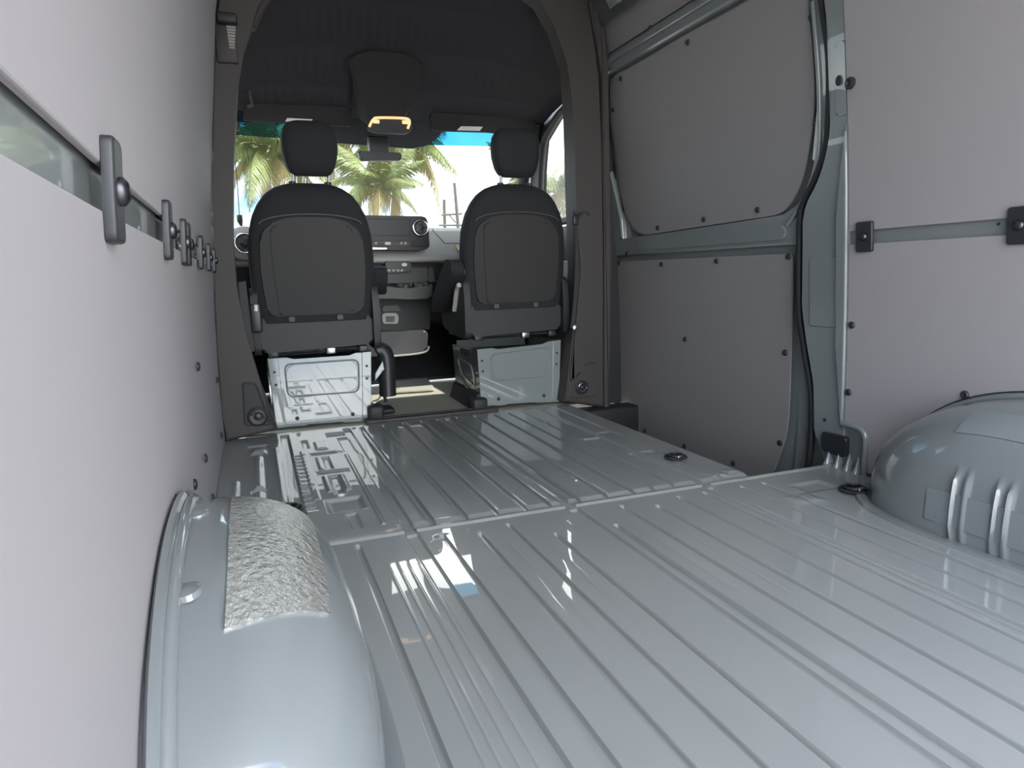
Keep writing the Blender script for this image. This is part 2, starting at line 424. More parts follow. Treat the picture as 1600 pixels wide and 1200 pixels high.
def arch(side, label):
    t = root('wheel_arch', (side * .8, YC, 0), label, 'wheel arch')
    bm = NB(); yy = [YC - AY * math.cos(PI * i / 60) for i in range(61)]
    tt = [PI / 2 * k / 36 for k in range(37)]
    def bump_(y, t):
        p = arch_pt(side, y, t)
        o = 0.0
        if side > 0:                                     # pressed upright channels on the inner face
            for yc in (1.045, .95, .855, .76):
                d = abs(y - yc)
                if d < .03 and p.z > -.1:
                    o += .011 * math.exp(-((d - .014) / .005) ** 2) * smooth01((p.z - .015) / .02) * smooth01((.175 - p.z) / .03)
        else:
            o += .006 * math.exp(-((t - .12) / .02) ** 2) * smooth01((y - .72) / .1)
        return arch_pt(side, y, t, o) if o > 1e-4 else p
    yy = sorted(set(yy + [.71 + .006 * k for k in range(66)])) if side > 0 else yy
    grid(bm, [[bump_(y, a) for a in tt] for y in yy]); bmesh.ops.remove_doubles(bm, verts=bm.verts, dist=1e-5); fixn(bm)
    if side < 0: pass
    make('housing', bm, M_PAINT, t, angle=60)
    # welded foot flange on the floor
    bm = NB(); rows = []
    for i in range(61):
        y = YC - (AY + .02) * math.cos(PI * i / 60); q = min(1, abs(y - YC) / (AY + .02)); D = DX * max(0, 1 - q ** 3.4) ** .5
        rows.append([Vector((side * (.938 - D * k - e), YC + (y - YC) * k2, z)) for k, e, k2, z in ((1, -.01, 1, .002), (1, .004, 1, .008), (1, .026, 1.012, .0065), (1, .030, 1.016, -.002))])
    grid(bm, rows); fixn(bm); make('foot_flange', bm, M_PAINT, t)
    # rolled rim against the wall
    bm = NB()
    tube(bm, [arch_pt(side, YC + (AY * 1.005) * math.cos(PI * i / 48), 0) + Vector((-side * (.012 if side > 0 else .022), 0, .004)) for i in range(49)], .010, 8); make('wall_rim', bm, M_PAINT, t)
    bm = NB()
    tube(bm, [arch_pt(side, YC + (AY * 1.01) * math.cos(PI * i / 48), 0) + Vector((-side * (.002 if side > 0 else .012), 0, .014)) for i in range(49)], .007, 6); make('rubber_edge', bm, M_RUBBER if side > 0 else M_PAINT, t)
    return t
aL = arch(-1, 'left painted wheel arch with a crinkled foil pad, against the near wall')
aR = arch(1, 'right painted wheel arch with upright pressed channels, below the pale wall board')
make('foil_pad', patch(-1, .74, 1.22, .17, .72, .004, 40, 30, fy=lambda a, b: (.735 + .05 * b) + (1.23 - .02 * b - .735 - .05 * b) * a), M_FOIL, aL)
for y_, t_ in ((1.02, .05), (.80, .05)):
    p = arch_pt(-1, y_, t_); bm = NB(); lathe(bm, [(.017, -.004), (.016, .003), (.011, .005), (0, .0055)], 20, Matrix.Translation(p) @ Matrix.Rotation(-.1, 4, 'Y') @ Matrix.Scale(1.25, 4, (0, 1, 0))); make('dimple', bm, M_PAINT, aL)
make('damping_pad', patch(1, .66, 1.125, 1.36, 1.535, .003, 30, 8), M_PADP, aR)
make('damping_pad', patch(1, .66, 1.10, .46, .80, .003, 30, 8), M_PADP, aR)

# ------------------------------------------------------------------ rivets and clips
bm = NB(); lathe(bm, [(.0115, 0), (.0112, .003), (.0085, .0062), (.004, .007), (.0035, .0055), (0, .0055)], 14)
for f_ in bm.faces: f_.smooth = True
ME_RIVET = bpy.data.meshes.new('rivet'); bm.to_mesh(ME_RIVET); bm.free(); ME_RIVET.materials.append(M_BLACK)
def rivet(parent, side, y, z, off=0.0, s=1.0):
    x = side * (P(z) + TP(side, y) + off); sl_ = (P(z + .02) - P(z - .02)) / .04
    n = Vector((-side, 0, sl_)).normalized()
    o = link('rivet', ME_RIVET, (x, y, z), parent); o.rotation_euler = n.to_track_quat('Z', 'Y').to_euler(); o.scale = (s, s, s)
def clip(parent, side, y, z=.72, wd=.048, ht=.088):
    bm = NB()
    out_ = rpoly([(-wd / 2, -ht / 2), (wd / 2, -ht / 2), (wd / 2, ht / 2), (-wd / 2, ht / 2)], .008, 3)
    plate(bm, out_, .010, .003, 2)
    bmesh.ops.bisect_plane(bm, geom=bm.verts[:] + bm.edges[:] + bm.faces[:], plane_co=(0, 0, 0), plane_no=(0, 1, 0))
    for v in bm.verts:
        a, b, c = v.co
        v.co = Vector((side * (P(z + b) + TP(side, y + a) - .0105 - c), y + a, z + b))
    fixn(bm); o = make('clip', bm, M_BLACK, parent)
    bm = NB(); M = Matrix.Translation((side * (P(z) + TP(side, y) - .010), y, z)) @ Matrix.Rotation(-side * PI / 2, 4, 'Y')
    lathe(bm, [(.0125, 0), (.0125, .004), (.008, .008), (.0, .009)], 14, M); make('screw', bm, M_SCREW, o)

# ------------------------------------------------------------------ side walls
Y0, YB = -.25, 2.90
def wall(side, name, y1, label):
    t = root(name, (side * .95, 1.0, 0), label, kind='structure')
    wallplate('wall_shell', [(Y0, -.06), (y1, -.06), (y1, 2.03), (Y0, 2.03)], side, .016, .03, M_PAINT, t, 0, .08)
    return t
WL = wall(-1, 'wall_left', 3.02, 'left cargo wall of pale grey boards held by black clips on a metal rail')
ZU, ZL = .741, .702
SL = 1.55
wallplate('upper_board', [(Y0, ZU), (SL - .003, ZU), (SL - .003, 1.97), (Y0, 1.97)], -1, 0, .006, M_PANEL, WL)
wallplate('upper_board', [(SL + .002, ZU), (YB, ZU), (YB, 1.97), (SL + .002, 1.97)], -1, .005, .006, M_PANEL, WL)
wallplate('lower_board', [(Y0, .01), (SL - .003, .01), (SL - .003, ZL), (Y0, ZL)], -1, 0, .006, M_PANEL, WL)
wallplate('lower_board', [(SL + .002, .01), (YB, .01), (YB, ZL), (SL + .002, ZL)], -1, .005, .006, M_PANEL, WL)
wallplate('rail', [(Y0, .690), (YB, .690), (YB, .752), (Y0, .752)], -1, .010, .004, M_PAINT, WL)
for y in (.690, 1.175, 1.505, 1.60, 2.03, 2.42, 2.78): clip(WL, -1, y)
for u, v in ((308, 573), (320, 716), (303, 757), (274, 784), (243, 1032), (331, 778), (344, 772)):
    p = onwall(u, v, -1); rivet(WL, -1, p.y, p.z)
rivet(WL, -1, 2.6, .30); rivet(WL, -1, 2.6, .10)

SR = 1.62
WR = wall(1, 'wall_right', 1.70, 'right cargo wall of pale grey boards behind the wheel arch')
cut = [(Y0, .005), (1.465, .005), (1.535, .005), (1.535, .118), (1.552, .138), (SR, .142), (SR, ZL), (Y0, ZL)]
wallplate('lower_board', rpoly(cut, [0, 0, .004, .012, .008, .006, .004, 0], 3), 1, 0, .006, M_PANEL, WR)
wallplate('upper_board', [(Y0, ZU), (SR, ZU), (SR, 1.97), (Y0, 1.97)], 1, 0, .006, M_PANEL, WR)
wallplate('rail', [(Y0, .690), (SR, .690), (SR, .752), (Y0, .752)], 1, .010, .004, M_PAINT, WR)
for u, v in ((1353, 369), (1597, 350)):
    p = onwall(u, v, 1); clip(WR, 1, p.y, .722, .058, .088)
clip(WR, 1, .55, .722, .058); clip(WR, 1, .15, .722, .058)
for u, v in ((1331, 508), (1326, 613), (1508, 617), (1350, 724), (1392, 738)):
    p = onwall(u, v, 1); rivet(WR, 1, p.y, p.z)
p = onwall(1330, 130, 1); bm = NB()
lathe(bm, [(.017, 0), (.017, .006), (.012, .010), (.008, .010), (.006, .006), (0, .007)], 18, Matrix.Translation((P(p.z) - .001, p.y, p.z)) @ Matrix.Rotation(-PI / 2, 4, 'Y')); make('knob_fastener', bm, M_BLACK, WR)
p = onwall(1562, 350, 1, .01); bm = NB(); lathe(bm, [(.004, 0), (.0035, .002), (0, .002)], 10, Matrix.Translation((P(p.z) + .006, p.y, p.z)) @ Matrix.Rotation(-PI / 2, 4, 'Y')); make('rail_hole', bm, M_RUBBER, WR)

# ------------------------------------------------------------------ rear frame, roof
bm = NB()
for s in (-1, 1):
    plate(bm, [(s * .97, -.2), (s * .775, -.2), (s * .775, 1.55), (s * .72, 1.75), (s * .6, 1.86), (0, 1.88), (0, 2.1), (s * .97, 2.1)], .05, 0, f=lambda a, b, c: (a, Y0 + c, b))
box(bm, (-.97, Y0 - .05, -.2), (.97, Y0, -.005)); fixn(bm)
setp(make('wall_back', bm, M_PAINT, smooth=False), 'painted steel frame of the open rear doorway', kind='structure')
bm = NB(); rows = []
for y in (Y0 - .03, 1.0, 2.0, 3.02):
    rows.append([Vector((x, y, z)) for x, z in ((-.80, 1.75), (-.77, 1.84), (-.68, 1.95), (-.5, 2.02), (0, 2.05), (.5, 2.02), (.68, 1.95), (.77, 1.84), (.80, 1.75))])
grid(bm, rows); bmesh.ops.solidify(bm, geom=bm.faces[:], thickness=-.03); fixn(bm)
ce = setp(make('ceiling', bm, M_PAINT), 'bare painted roof over the cargo space', kind='structure')
for y in (.4, 1.2, 2.0, 2.8):
    bm = NB(); pts = [Vector((x, y, z - .02)) for x, z in ((-.78, 1.80), (-.68, 1.94), (-.5, 2.01), (0, 2.04), (.5, 2.01), (.68, 1.94), (.78, 1.80))]
    ribbon(bm, spline(pts, 5), (0, 1, 0), .07, .03); make('roof_bow', bm, M_PAINT, ce)

# ------------------------------------------------------------------ sliding door
D1 = root('door_1', (.98, 2.45, -.15), 'closed sliding side door in grey paint lined with dark grey boards', kind='structure')
def dpts(px, off): return [(p.y, p.z) for p in (onwall(u, v, 1, off) for u, v in px)]
wallplate('door_skin', [(1.66, -.26), (3.26, -.26), (3.26, 1.99), (1.66, 1.99)], 1, .062, .02, M_PAINT, D1, 0, .08)
off = .042
up = dpts([(984, 352), (953, 178), (953, 122)], off)
zt = 1.545
up_out = [(2.90, .805), (3.03, .93), up[1], (up[2][0], zt), (1.80, zt), (1.782, 1.25), (1.79, 1.12), (1.845, .93), (1.925, .822)]
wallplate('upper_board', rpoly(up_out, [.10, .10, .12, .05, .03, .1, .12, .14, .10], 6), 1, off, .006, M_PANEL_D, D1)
lo = dpts([(964, 409), (1238, 396), (1233, 690), (1195, 742), (962, 560)], off)
yA, yB_ = lo[0][0], lo[1][0]
lo_out = [(yA, lo[0][1]), (yB_, lo[1][1]), (yB_ + .01, .06), (yB_ + .10, -.19), (yA - .02, -.19), (yA + .01, -.05)]
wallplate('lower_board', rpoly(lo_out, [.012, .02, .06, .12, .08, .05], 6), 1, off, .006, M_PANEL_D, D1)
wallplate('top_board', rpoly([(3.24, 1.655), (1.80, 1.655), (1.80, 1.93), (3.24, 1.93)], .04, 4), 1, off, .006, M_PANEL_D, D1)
def beam(name, pts, o, th=.03, bev=.010, r=.0): return wallplate(name, rpoly(pts, r, 5) if r else pts, 1, o, th, M_PAINT, D1, bev, .03)
beam('waist_beam', [(1.70, .715), (3.25, .715), (3.25, .80), (1.93, .81), (1.80, .88), (1.70, .90)], .036, .03, .008)
beam('waist_rib', [(1.92, .735), (2.9, .735), (2.9, .785), (1.92, .785)], .030, .02, .008, .02)
beam('roof_rail', [(1.72, 1.56), (3.25, 1.56), (3.25, 1.645), (1.72, 1.645)], .026, .04, .012)
beam('roof_rail_lip', [(1.72, 1.60), (3.25, 1.60), (3.25, 1.625), (1.72, 1.625)], .016, .03, .006)
beam('front_post', [(3.17, -.24), (3.26, -.24), (3.26, 1.97), (3.20, 1.97), (3.20, 1.5), (3.165, 1.3), (3.045, .90), (3.04, .80), (3.17, .78)], .034, .03, .010)
beam('front_post_lip', [(3.19, .84), (3.22, .84), (3.235, 1.58), (3.215, 1.58), (3.165, 1.15)], .022, .03, .008)
beam('rear_post', [(1.68, -.24), (1.86, -.24), (1.885, -.1), (1.868, .1), (1.868, .72), (1.70, .72)], .050, .02, .006)
beam('rear_post', [(1.70, .88), (1.80, .98), (1.765, 1.15), (1.76, 1.30), (1.775, 1.97), (1.70, 1.97)], .034, .03, .006)
bm = NB(); pts = [onwall(u, v, 1, .03) for u, v in ((1234, 352), (1262, 306), (1278, 262), (1284, 212), (1283, 120), (1274, 0))]
pts = spline([Vector((1.0 * (P(p.z) + .032), p.y + .012, p.z)) for p in pts] , 6)
tube(bm, pts, .008, 8); make('window_lip', bm, M_PAINT, D1)
for u, v in ((968, 411), (1034, 413), (1120, 408), (1232, 401), (965, 519), (1071, 530), (1227, 551), (968, 617), (1008, 673), (1070, 697), (1146, 724), (1219, 692),
             (970, 123), (1075, 66), (1268, 27), (1276, 190), (1184, 328), (1100, 343), (1028, 356), (958, 172), (938, 22), (1016, 44), (950, 84)):
    p = onwall(u, v, 1, off); rivet(D1, 1, p.y, p.z, off)
p = onwall(981, 397, 1, .036); rivet(D1, 1, p.y, p.z, .036, 1.3)

# ------------------------------------------------------------------ pillar behind the sliding door
T2 = root('trim_2', (.93, 1.66, 0), 'grey painted door pillar between sliding door and right wall', kind='structure')
eg = [onwall(u, v, 1, .012) for u, v in ((1258, 733), (1275, 672), (1274, 600), (1262, 530), (1256, 480), (1257, 345), (1263, 318), (1285, 275), (1299, 220), (1303, 100), (1291, 0))]
eg2 = [(p.y, p.z) for p in eg] + [(eg[-1].y + .0, 1.97), (SR + .001, 1.97), (SR + .001, -.01)]
eg2[0] = (1.695, -.01)
wallplate('pillar_sheet', rpoly(eg2, [0, .01, .03, .03, .03, .01, .02, .05, .05, .05, 0, 0, 0, 0], 4), 1, .004, .07, M_PAINT, T2, .005, .04)
fl_ = [(p.y, p.z) for p in (onwall(u, v, 1, 0) for u, v in ((1323, 205), (1316, 265), (1309, 345), (1308, 540), (1313, 662)))]
wallplate('flange', [(SR + .002, fl_[0][1] + .02)] + fl_ + [(SR + .002, fl_[-1][1] - .01)], 1, -.008, .02, M_PAINT, T2, .006, .04)
wallplate('pressed_panel', rpoly([(p.y, p.z) for p in (onwall(u, v, 1, 0) for u, v in ((1263, 402), (1307, 401), (1304, 513), (1263, 510)))], .01, 3), 1, .001, .01, M_PAINT, T2, .004)
wallplate('pressed_panel', rpoly([(p.y, p.z) for p in (onwall(u, v, 1, 0) for u, v in ((1303, 70), (1319, 60), (1322, 180), (1305, 182)))], .012, 4), 1, .001, .01, M_PAINT, T2, .004)
p = onwall(1311, 126, 1, 0); bm = NB(); lathe(bm, [(.010, 0), (.010, .003), (0, .003)], 14, Matrix.Translation((P(p.z) - .001, p.y, p.z)) @ Matrix.Rotation(-PI / 2, 4, 'Y') @ Matrix.Scale(1.5, 4, (1, 0, 0))); make('oval_hole', bm, M_RUBBER, T2)
p = onwall(1288, 656, 1, 0); bm = NB(); lathe(bm, [(.006, 0), (.006, .003), (0, .003)], 10, Matrix.Translation((P(p.z) + .003, p.y, p.z)) @ Matrix.Rotation(-PI / 2, 4, 'Y')); make('round_hole', bm, M_RUBBER, T2)
for u, v in ((1331, 296), (1331, 316)): pass
bm = NB(); pts = spline([Vector((P(p.z) + .026, p.y, p.z)) for p in (onwall(u, v, 1, .026) for u, v in ((1262, 733), (1267, 690), (1268, 620), (1257, 545), (1249, 480), (1250, 350), (1255, 318), (1277, 272), (1292, 220), (1296, 100), (1284, 0), (1276, -90)))], 6)
tube(bm, pts, .011, 8); make('rubber_seal', bm, M_RUBBER, T2)
bm = NB(); tube(bm, [q + Vector((.012, .012, 0)) for q in pts], .008, 8); make('rubber_seal', bm, M_RUBBER, T2)
cv = [(p.y, p.z) for p in (onwall(u, v, 1, -.012) for u, v in ((1283, 674), (1322, 684), (1320, 716), (1283, 704)))]
wallplate('black_cover', rpoly(cv, .012, 4), 1, -.012, .016, M_BLACK, T2, .004)
bm = NB(); tube(bm, spline([Vector((P(z) - .004, y, z)) for y, z in ((1.530, .0), (1.531, .06), (1.531, .112), (1.545, .136), (1.575, .142), (SR, .143))], 4), .010, 8); make('corner_bead', bm, M_PAINT, T2)
for y in (1.665, 1.625, 1.585, 1.55):
    bm = NB(); lathe(bm, [(.026, -.002), (.017, .012), (.007, .035), (.001, .055)], 12, Matrix.Translation((.928, y, .0)) @ Matrix.Scale(.55, 4, (0, 1, 0))); make('foot_gusset', bm, M_PAINT, T2)

# ------------------------------------------------------------------ pillars behind the cab
def lashing(parent, c, r, n=Vector((0, -1, 0))):
    bm = NB(); M = Matrix.Translation(c) @ n.to_track_quat('Z', 'Y').to_matrix().to_4x4()
    lathe(bm, [(r, 0), (r, .006), (r * .86, .009), (r * .8, .004), (r * .4, .003), (r * .36, .010), (r * .2, .013), (0, .013)], 20, M)
    o = make('lashing_eye', bm, M_BLACK, parent)
    bm = NB(); tube(bm, [M @ Vector((r * .62 * math.cos(a), r * .62 * math.sin(a), .011)) for a in [PI * k / 10 - .3 for k in range(11)]], .004, 6); make('ring', bm, M_STEEL, o)
yL = 2.93
T3 = root('trim_3', (-.85, yL, 0), 'dark brown-grey plastic pillar trim at the left of the cab opening', kind='structure')
inn = [aty(u, v, yL) for u, v in ((434, 672), (407, 600), (384, 520), (370, 450), (364, 380), (365, 250), (370, 150), (374, 82), (403, 8))]
o3 = [(p.x, p.z) for p in inn] + [(-.58, 1.84), (-.40, 1.93), (-.40, 2.0), (-.75, 2.0)] + [(-(P(z) + .012), z) for z in (1.8, 1.6, 1.3, 1.0, .7, .4, .1, .0)]
bm = NB(); plate(bm, o3, .14, .016, 3, f=lambda a, b, c: (a, yL - c, b)); fixn(bm); make('trim_shell', bm, M_TRIM, T3)
pk = [(aty(u, v, yL).x, aty(u, v, yL).z) for u, v in ((380, 598), (400, 600), (424, 662), (384, 664))]
bm = NB(); tube(bm, [Vector((a, yL - .001, b)) for a, b in rpoly(pk, .012, 4)], .006, 6, closed=True); make('pocket_rim', bm, M_TRIM, T3)
bm = NB(); plate(bm, rpoly(pk, .012, 4), .004, f=lambda a, b, c: (a, yL - .002 - c, b)); fixn(bm); make('pocket', bm, M_TRIM_D, T3)  # flat plate, its dark colour standing in for shade inside the recess
lashing(T3, aty(403, 651, yL - .004), .040)
bm = NB(); a = aty(338, 22, yL - .01); b = aty(372, 42, yL - .01); box(bm, (a.x, yL - .05, b.z), (b.x, yL, a.z), .008); make('handle_mount', bm, M_TRIM_D, T3)
for k in range(8):
    p = aty(362, 42 + 4.6 * k, yL - .012); bm = NB(); tube(bm, [p + Vector((-.018 + .012 * k / 8, 0, 0)), p + Vector((.014 - .004 * k / 8, -.004, -.002))], .0045, 6); make('boot_ring', bm, M_DASH, T3)
bm = NB(); p = aty(354, 60, yL); box(bm, (p.x - .04, yL - .012, p.z - .09), (p.x + .035, yL + .01, p.z + .06), .006); make('boot_plate', bm, M_TRIM, T3)

yR = 3.0
T4 = root('trim_4', (.8, yR, 0), 'dark brown-grey plastic pillar trim between passenger seat and sliding door', kind='structure')
inn = [aty(u, v, yR) for u, v in ((882, 628), (886, 600), (895, 520), (904, 420), (900, 300), (897, 180), (892, 100), (872, 40), (850, 0))]
o4 = [(p.x, p.z) for p in inn] + [(.38, 1.93), (.38, 2.0), (.65, 2.0)] + [(.70, 1.97), (.755, 1.75), (.795, 1.55), (.81, 1.2), (.82, .9), (.828, .5), (.83, -.04)]
bm = NB(); plate(bm, o4, .12, .018, 3, f=lambda a, b, c: (a, yR - c, b)); fixn(bm); make('trim_shell', bm, M_TRIM, T4)
bm = NB(); plate(bm, [(.62, -.04), (1.03, -.04), (1.03, 1.6), (.9, 1.97), (.62, 1.97)][::1], .03, f=lambda a, b, c: (a + (.20 if a < .63 else 0), yR + .115 - c, b)); fixn(bm); make('door_seal', bm, M_RUBBER, T4)
bm = NB(); plate(bm, rpoly([(aty(u, v, yR).x, aty(u, v, yR).z) for u, v in ((899, 335), (922, 328), (932, 400), (925, 510), (906, 590), (888, 600), (897, 520), (906, 420))], .03, 4), .03, .024, 5, f=lambda a, b, c: (a, yR - .010 - c, b)); fixn(bm); make('curve_shade_bulge', bm, M_TRIM, T4)  # added bulge imitating the dark shading of the pillar's inward curve
bm = NB(); plate(bm, rpoly([(aty(u, v, yR).x, aty(u, v, yR).z) for u, v in ((918, 0), (940, 0), (948, 120), (952, 400), (952, 640), (942, 640), (942, 400), (938, 120))], .01, 3), .06, .012, 3, f=lambda a, b, c: (a, yR - .015 - c, b)); fixn(bm); make('edge_strip', bm, M_TRIM, T4)
pk = [(aty(u, v, yR).x, aty(u, v, yR).z) for u, v in ((902, 572), (929, 566), (931, 618), (888, 622))]
bm = NB(); tube(bm, [Vector((a, yR - .001, b)) for a, b in rpoly(pk, .012, 4)], .006, 6, closed=True); make('pocket_rim', bm, M_TRIM, T4)
bm = NB(); plate(bm, rpoly(pk, .012, 4), .004, f=lambda a, b, c: (a, yR - .002 - c, b)); fixn(bm); make('pocket', bm, M_TRIM, T4)
lashing(T4, aty(909, 605, yR - .006), .034)
bm = NB(); ia = [(.70, 1.62), (.66, 1.70), (.58, 1.82), (.42, 1.925), (.2, 1.955)]
oa = [(.86, 1.62), (.83, 1.80), (.74, 1.96), (.54, 2.05), (.25, 2.075)]
plate(bm, oa + [(-x, z) for x, z in oa[::-1]] + [(-x, z) for x, z in ia] + ia[::-1], .05, .008, 2, f=lambda a, b, c: (a, 3.008 - c, b)); fixn(bm)
setp(make('trim_8', bm, M_TRIM), 'dark arched roof trim joining the two cab pillars', kind='structure')
# dark foot of the pillar and sill beyond the floor edge
bm = NB(); box(bm, (.60, 2.94, -.24), (1.0, 3.06, -.03), .01); setp(make('trim_5', bm, M_RUBBER), 'black sill foot under the right cab pillar', kind='structure')

# ------------------------------------------------------------------ cab shell
bm = NB(); plate(bm, [(-.90, 3.03), (.80, 3.03), (.80, 3.14), (.95, 3.14), (.95, 4.30), (-.90, 4.30)], .02, f=lambda a, b, c: (a, b, -.008 + c)); fixn(bm)
fc = setp(make('floor_cab', bm, M_MATF), 'pale grey-green rubber cab floor between the two seats', kind='structure')
bm = NB(); plate(bm, [(-.97, 4.15), (.97, 4.15), (.97, 4.75), (-.97, 4.75)], .02, f=lambda a, b, c: (a, b, .02 + (b - 4.15) * .9 + c)); fixn(bm); make('toe_board', bm, M_RUBBER, fc)
a = aty(572, 661, 3.035); b = aty(778, 641, 3.035)
bm = NB(); box(bm, (a.x, 3.02, -.004), (b.x, 3.062, .012), .004); make('threshold_strip', bm, M_TRIM, fc)
bm = NB(); box(bm, (a.x, 3.062, -.004), (b.x, 3.075, .016), .003); make('threshold_strip', bm, M_RUBBER, fc)
m_ = [atz(u, v, .012) for u, v in ((606, 612), (680, 607), (657, 577), (606, 577))]
bm = NB(); plate(bm, rpoly([(p.x, p.y) for p in m_], .03, 3), .012, .004, f=lambda a, b, c: (a, b, .012 + c)); fixn(bm); make('foot_mat', bm, M_MATF, fc)

def cabdoor(side, name, label):
    t = root(name, (side * .97, 3.6, 0), label, kind='structure')
    X = side * .955
    bm = NB(); plate(bm, [(3.14, -.15), (4.8, -.15), (4.8, .88), (4.3, .90), (3.14, .93)], .05, .012, 2, f=lambda a, b, c: (X - side * c, a, b)); fixn(bm); make('door_lining', bm, M_DASHD, t)
    bm = NB(); plate(bm, rpoly([(3.3, .60), (4.1, .60), (4.2, .70), (3.3, .72)], .03, 3), .05, .015, 3, f=lambda a, b, c: (X - side * .05 - side * c, a, b)); fixn(bm); make('arm_ledge', bm, M_DASH, t)
    bm = NB(); plate(bm, [(3.0, .93), (3.10, .93), (3.10, 1.66), (3.0, 1.70)], .05, .01, f=lambda a, b, c: (X - side * c, a, b)); fixn(bm); make('rear_frame', bm, M_TRIM_D, t)
    ed = [(3.12, .945), (3.12, 1.60), (3.60, 1.60), (3.82, 1.545), (4.02, 1.455), (4.07, 1.30), (4.12, .94)]
    bm = NB(); tube(bm, [Vector((X, y, z)) for y, z in rpoly(ed, .05, 4)], .022, 8, closed=True); make('window_frame', bm, M_TRIM_D, t)
    bm = NB(); plate(bm, [(3.0, 1.60), (3.62, 1.60), (3.84, 1.545), (4.04, 1.455), (4.16, 1.52), (4.0, 1.70), (3.0, 1.78)], .05, .01, f=lambda a, b, c: (X - side * c, a, b)); fixn(bm); make('header', bm, M_TRIM_D, t)
    bm = NB(); plate(bm, [(4.04, 1.47), (4.09, 1.30), (4.14, .92), (4.75, .90), (4.20, 1.50)], .05, .01, f=lambda a, b, c: (X - side * c, a, b)); fixn(bm); make('quarter_post', bm, M_TRIM_D, t)
    return t
cabdoor(1, 'door_2', 'passenger cab door with dark window frame beyond the seat')
cabdoor(-1, 'door_3', 'driver cab door with dark window frame at the far left')
for k, s in ((2, 1), (3, -1)):
    bm = NB(); plate(bm, [(3.11, .93), (3.11, 1.60), (3.60, 1.60), (3.82, 1.545), (4.03, 1.455), (4.13, .93)], .004, f=lambda a, b, c: (s * .965 - s * c, a, b)); bmesh.ops.delete(bm, geom=[f for f in bm.faces if f.calc_center_median().x * s > .966 or len(f.verts) == 4], context='FACES')
    setp(make('window_%d' % k, bm, M_GLASS, smooth=False), 'clear side window glass of the %s door' % ('passenger' if s > 0 else 'driver'), kind='structure')

# windscreen
def ws(x, t):                                            # t = 0 top, 1 foot
    c = .10 * (x / .9) ** 2
    return Vector((x * (1 + .05 * t), 4.17 + .60 * t - c, 1.535 - .66 * t))
W1 = root('window_1', (0, 4.4, .9), 'wide windscreen with a blue shade band, palms beyond', kind='structure')
def wsp(name, x0, x1, t0, t1, m, d=0.0, f=None):
    bm = NB(); rows = []
    for j in range(13):
        rows.append([ws(x0 + (x1 - x0) * i / 24, t0 + (t1 - t0) * j / 12) + Vector((0, -d, -d * .6)) for i in range(25)])
    grid(bm, rows); return make(name, bm, m, W1)
wsp('pane', -.9, .9, .15, 1.0, M_GLASS)
wsp('shade_band', -.9, .9, -.02, .15, M_TINT)
bm = NB()                                                # black printed area round the mirror foot
fp = [(-.42, -.02), (.36, -.02), (.34, .07), (.27, .15), (.18, .175), (-.30, .155), (-.40, .10)]
plate(bm, rpoly(fp, .02, 3), .006)
for v in bm.verts: q = ws(v.co.x, v.co.y); v.co = q + Vector((0, -.012 + v.co.z, -.008))
fixn(bm); make('printed_surround', bm, M_SHADE, W1)
for s in (-1, 1):
    bm = NB(); tube(bm, [ws(s * .92, -.05), ws(s * .92, .3), ws(s * .93, .7), ws(s * .94, 1.0)], .05, 8); setp(make('trim_%d' % (6 if s < 0 else 7), bm, M_TRIM_D), 'dark windscreen post on the %s side' % ('driver' if s < 0 else 'passenger'), kind='structure')

# headliner
CL = root('ceiling_cab', (0, 3.6, 1.5), 'dark cloth headliner rising over the cab', kind='structure')
bm = NB(); rows = []
for y, ztop, zs, hw in ((3.03, 1.985, 1.66, .93), (3.15, 1.965, 1.65, .93), (3.35, 1.89, 1.63, .93), (3.6, 1.76, 1.60, .93), (3.85, 1.635, 1.57, .94), (4.02, 1.575, 1.54, .95), (4.15, 1.535, 1.52, .95), (4.24, 1.53, 1.50, .95)):
    rows.append([Vector((hw * k / 20, y, zs + (ztop - zs) * (1 - abs(k / 20) ** 4))) for k in range(-20, 21)])
grid(bm, rows); bmesh.ops.solidify(bm, geom=bm.faces[:], thickness=-.03); fixn(bm); make('liner', bm, M_LINER, CL)

# ------------------------------------------------------------------ overhead fittings
oc = root('overhead_console', (-.06, 3.7, 1.42), 'overhead console with warm lit map lamp at the headliner centre', 'console')
bm = NB(); rows = []
for k, (y, zb, hw) in enumerate(((3.60, 1.775, .10), (3.635, 1.70, .16), (3.675, 1.575, .195), (3.70, 1.468, .19), (3.76, 1.42, .165), (3.86, 1.43, .15), (3.98, 1.48, .15))):
    zr = interp([(3.3, 1.93), (3.6, 1.77), (3.85, 1.645), (4.0, 1.59)], y) + .01
    rows.append([Vector((-.065 + hw * s, y, zr + (zb - zr) * (1 - abs(s) ** 3.5))) for s in [i / 12 for i in range(-12, 13)]])
grid(bm, rows); fixn(bm); make('shell', bm, M_LINER, oc)
yl = 3.675
lp = [aty(u, v, yl) for u, v in ((577, 198), (583, 187), (592, 184), (632, 185), (640, 190), (637, 201))]
bm = NB(); tube(bm, spline(lp, 5), .007, 6); make('lamp_strip', bm, M_LAMP, oc)
for u, v in ((588, 190), (633, 191)):
    p = aty(u, v, yl); bm = NB(); box(bm, p - Vector((.016, .006, .009)), p + Vector((.016, .006, .009)), .004); make('lamp_bulb', bm, M_LAMP, oc)
cp = [aty(u, v, yl + .004) for u, v in ((574, 202), (581, 184), (640, 184), (646, 202), (635, 209), (588, 207))]
bm = NB(); plate(bm, rpoly([(p.x, p.z) for p in cp], .02, 4), .03, .006, f=lambda a, b, c: (a, yl + .006 - c, b)); fixn(bm); make('switch_plate', bm, M_TRIM_D, oc)
mr = root('rear_view_mirror', (-.087, 3.9, 1.3), 'dark rear view mirror hanging on the windscreen', 'mirror')
a = aty(559, 235, 3.92); b = aty(629, 253, 3.92)
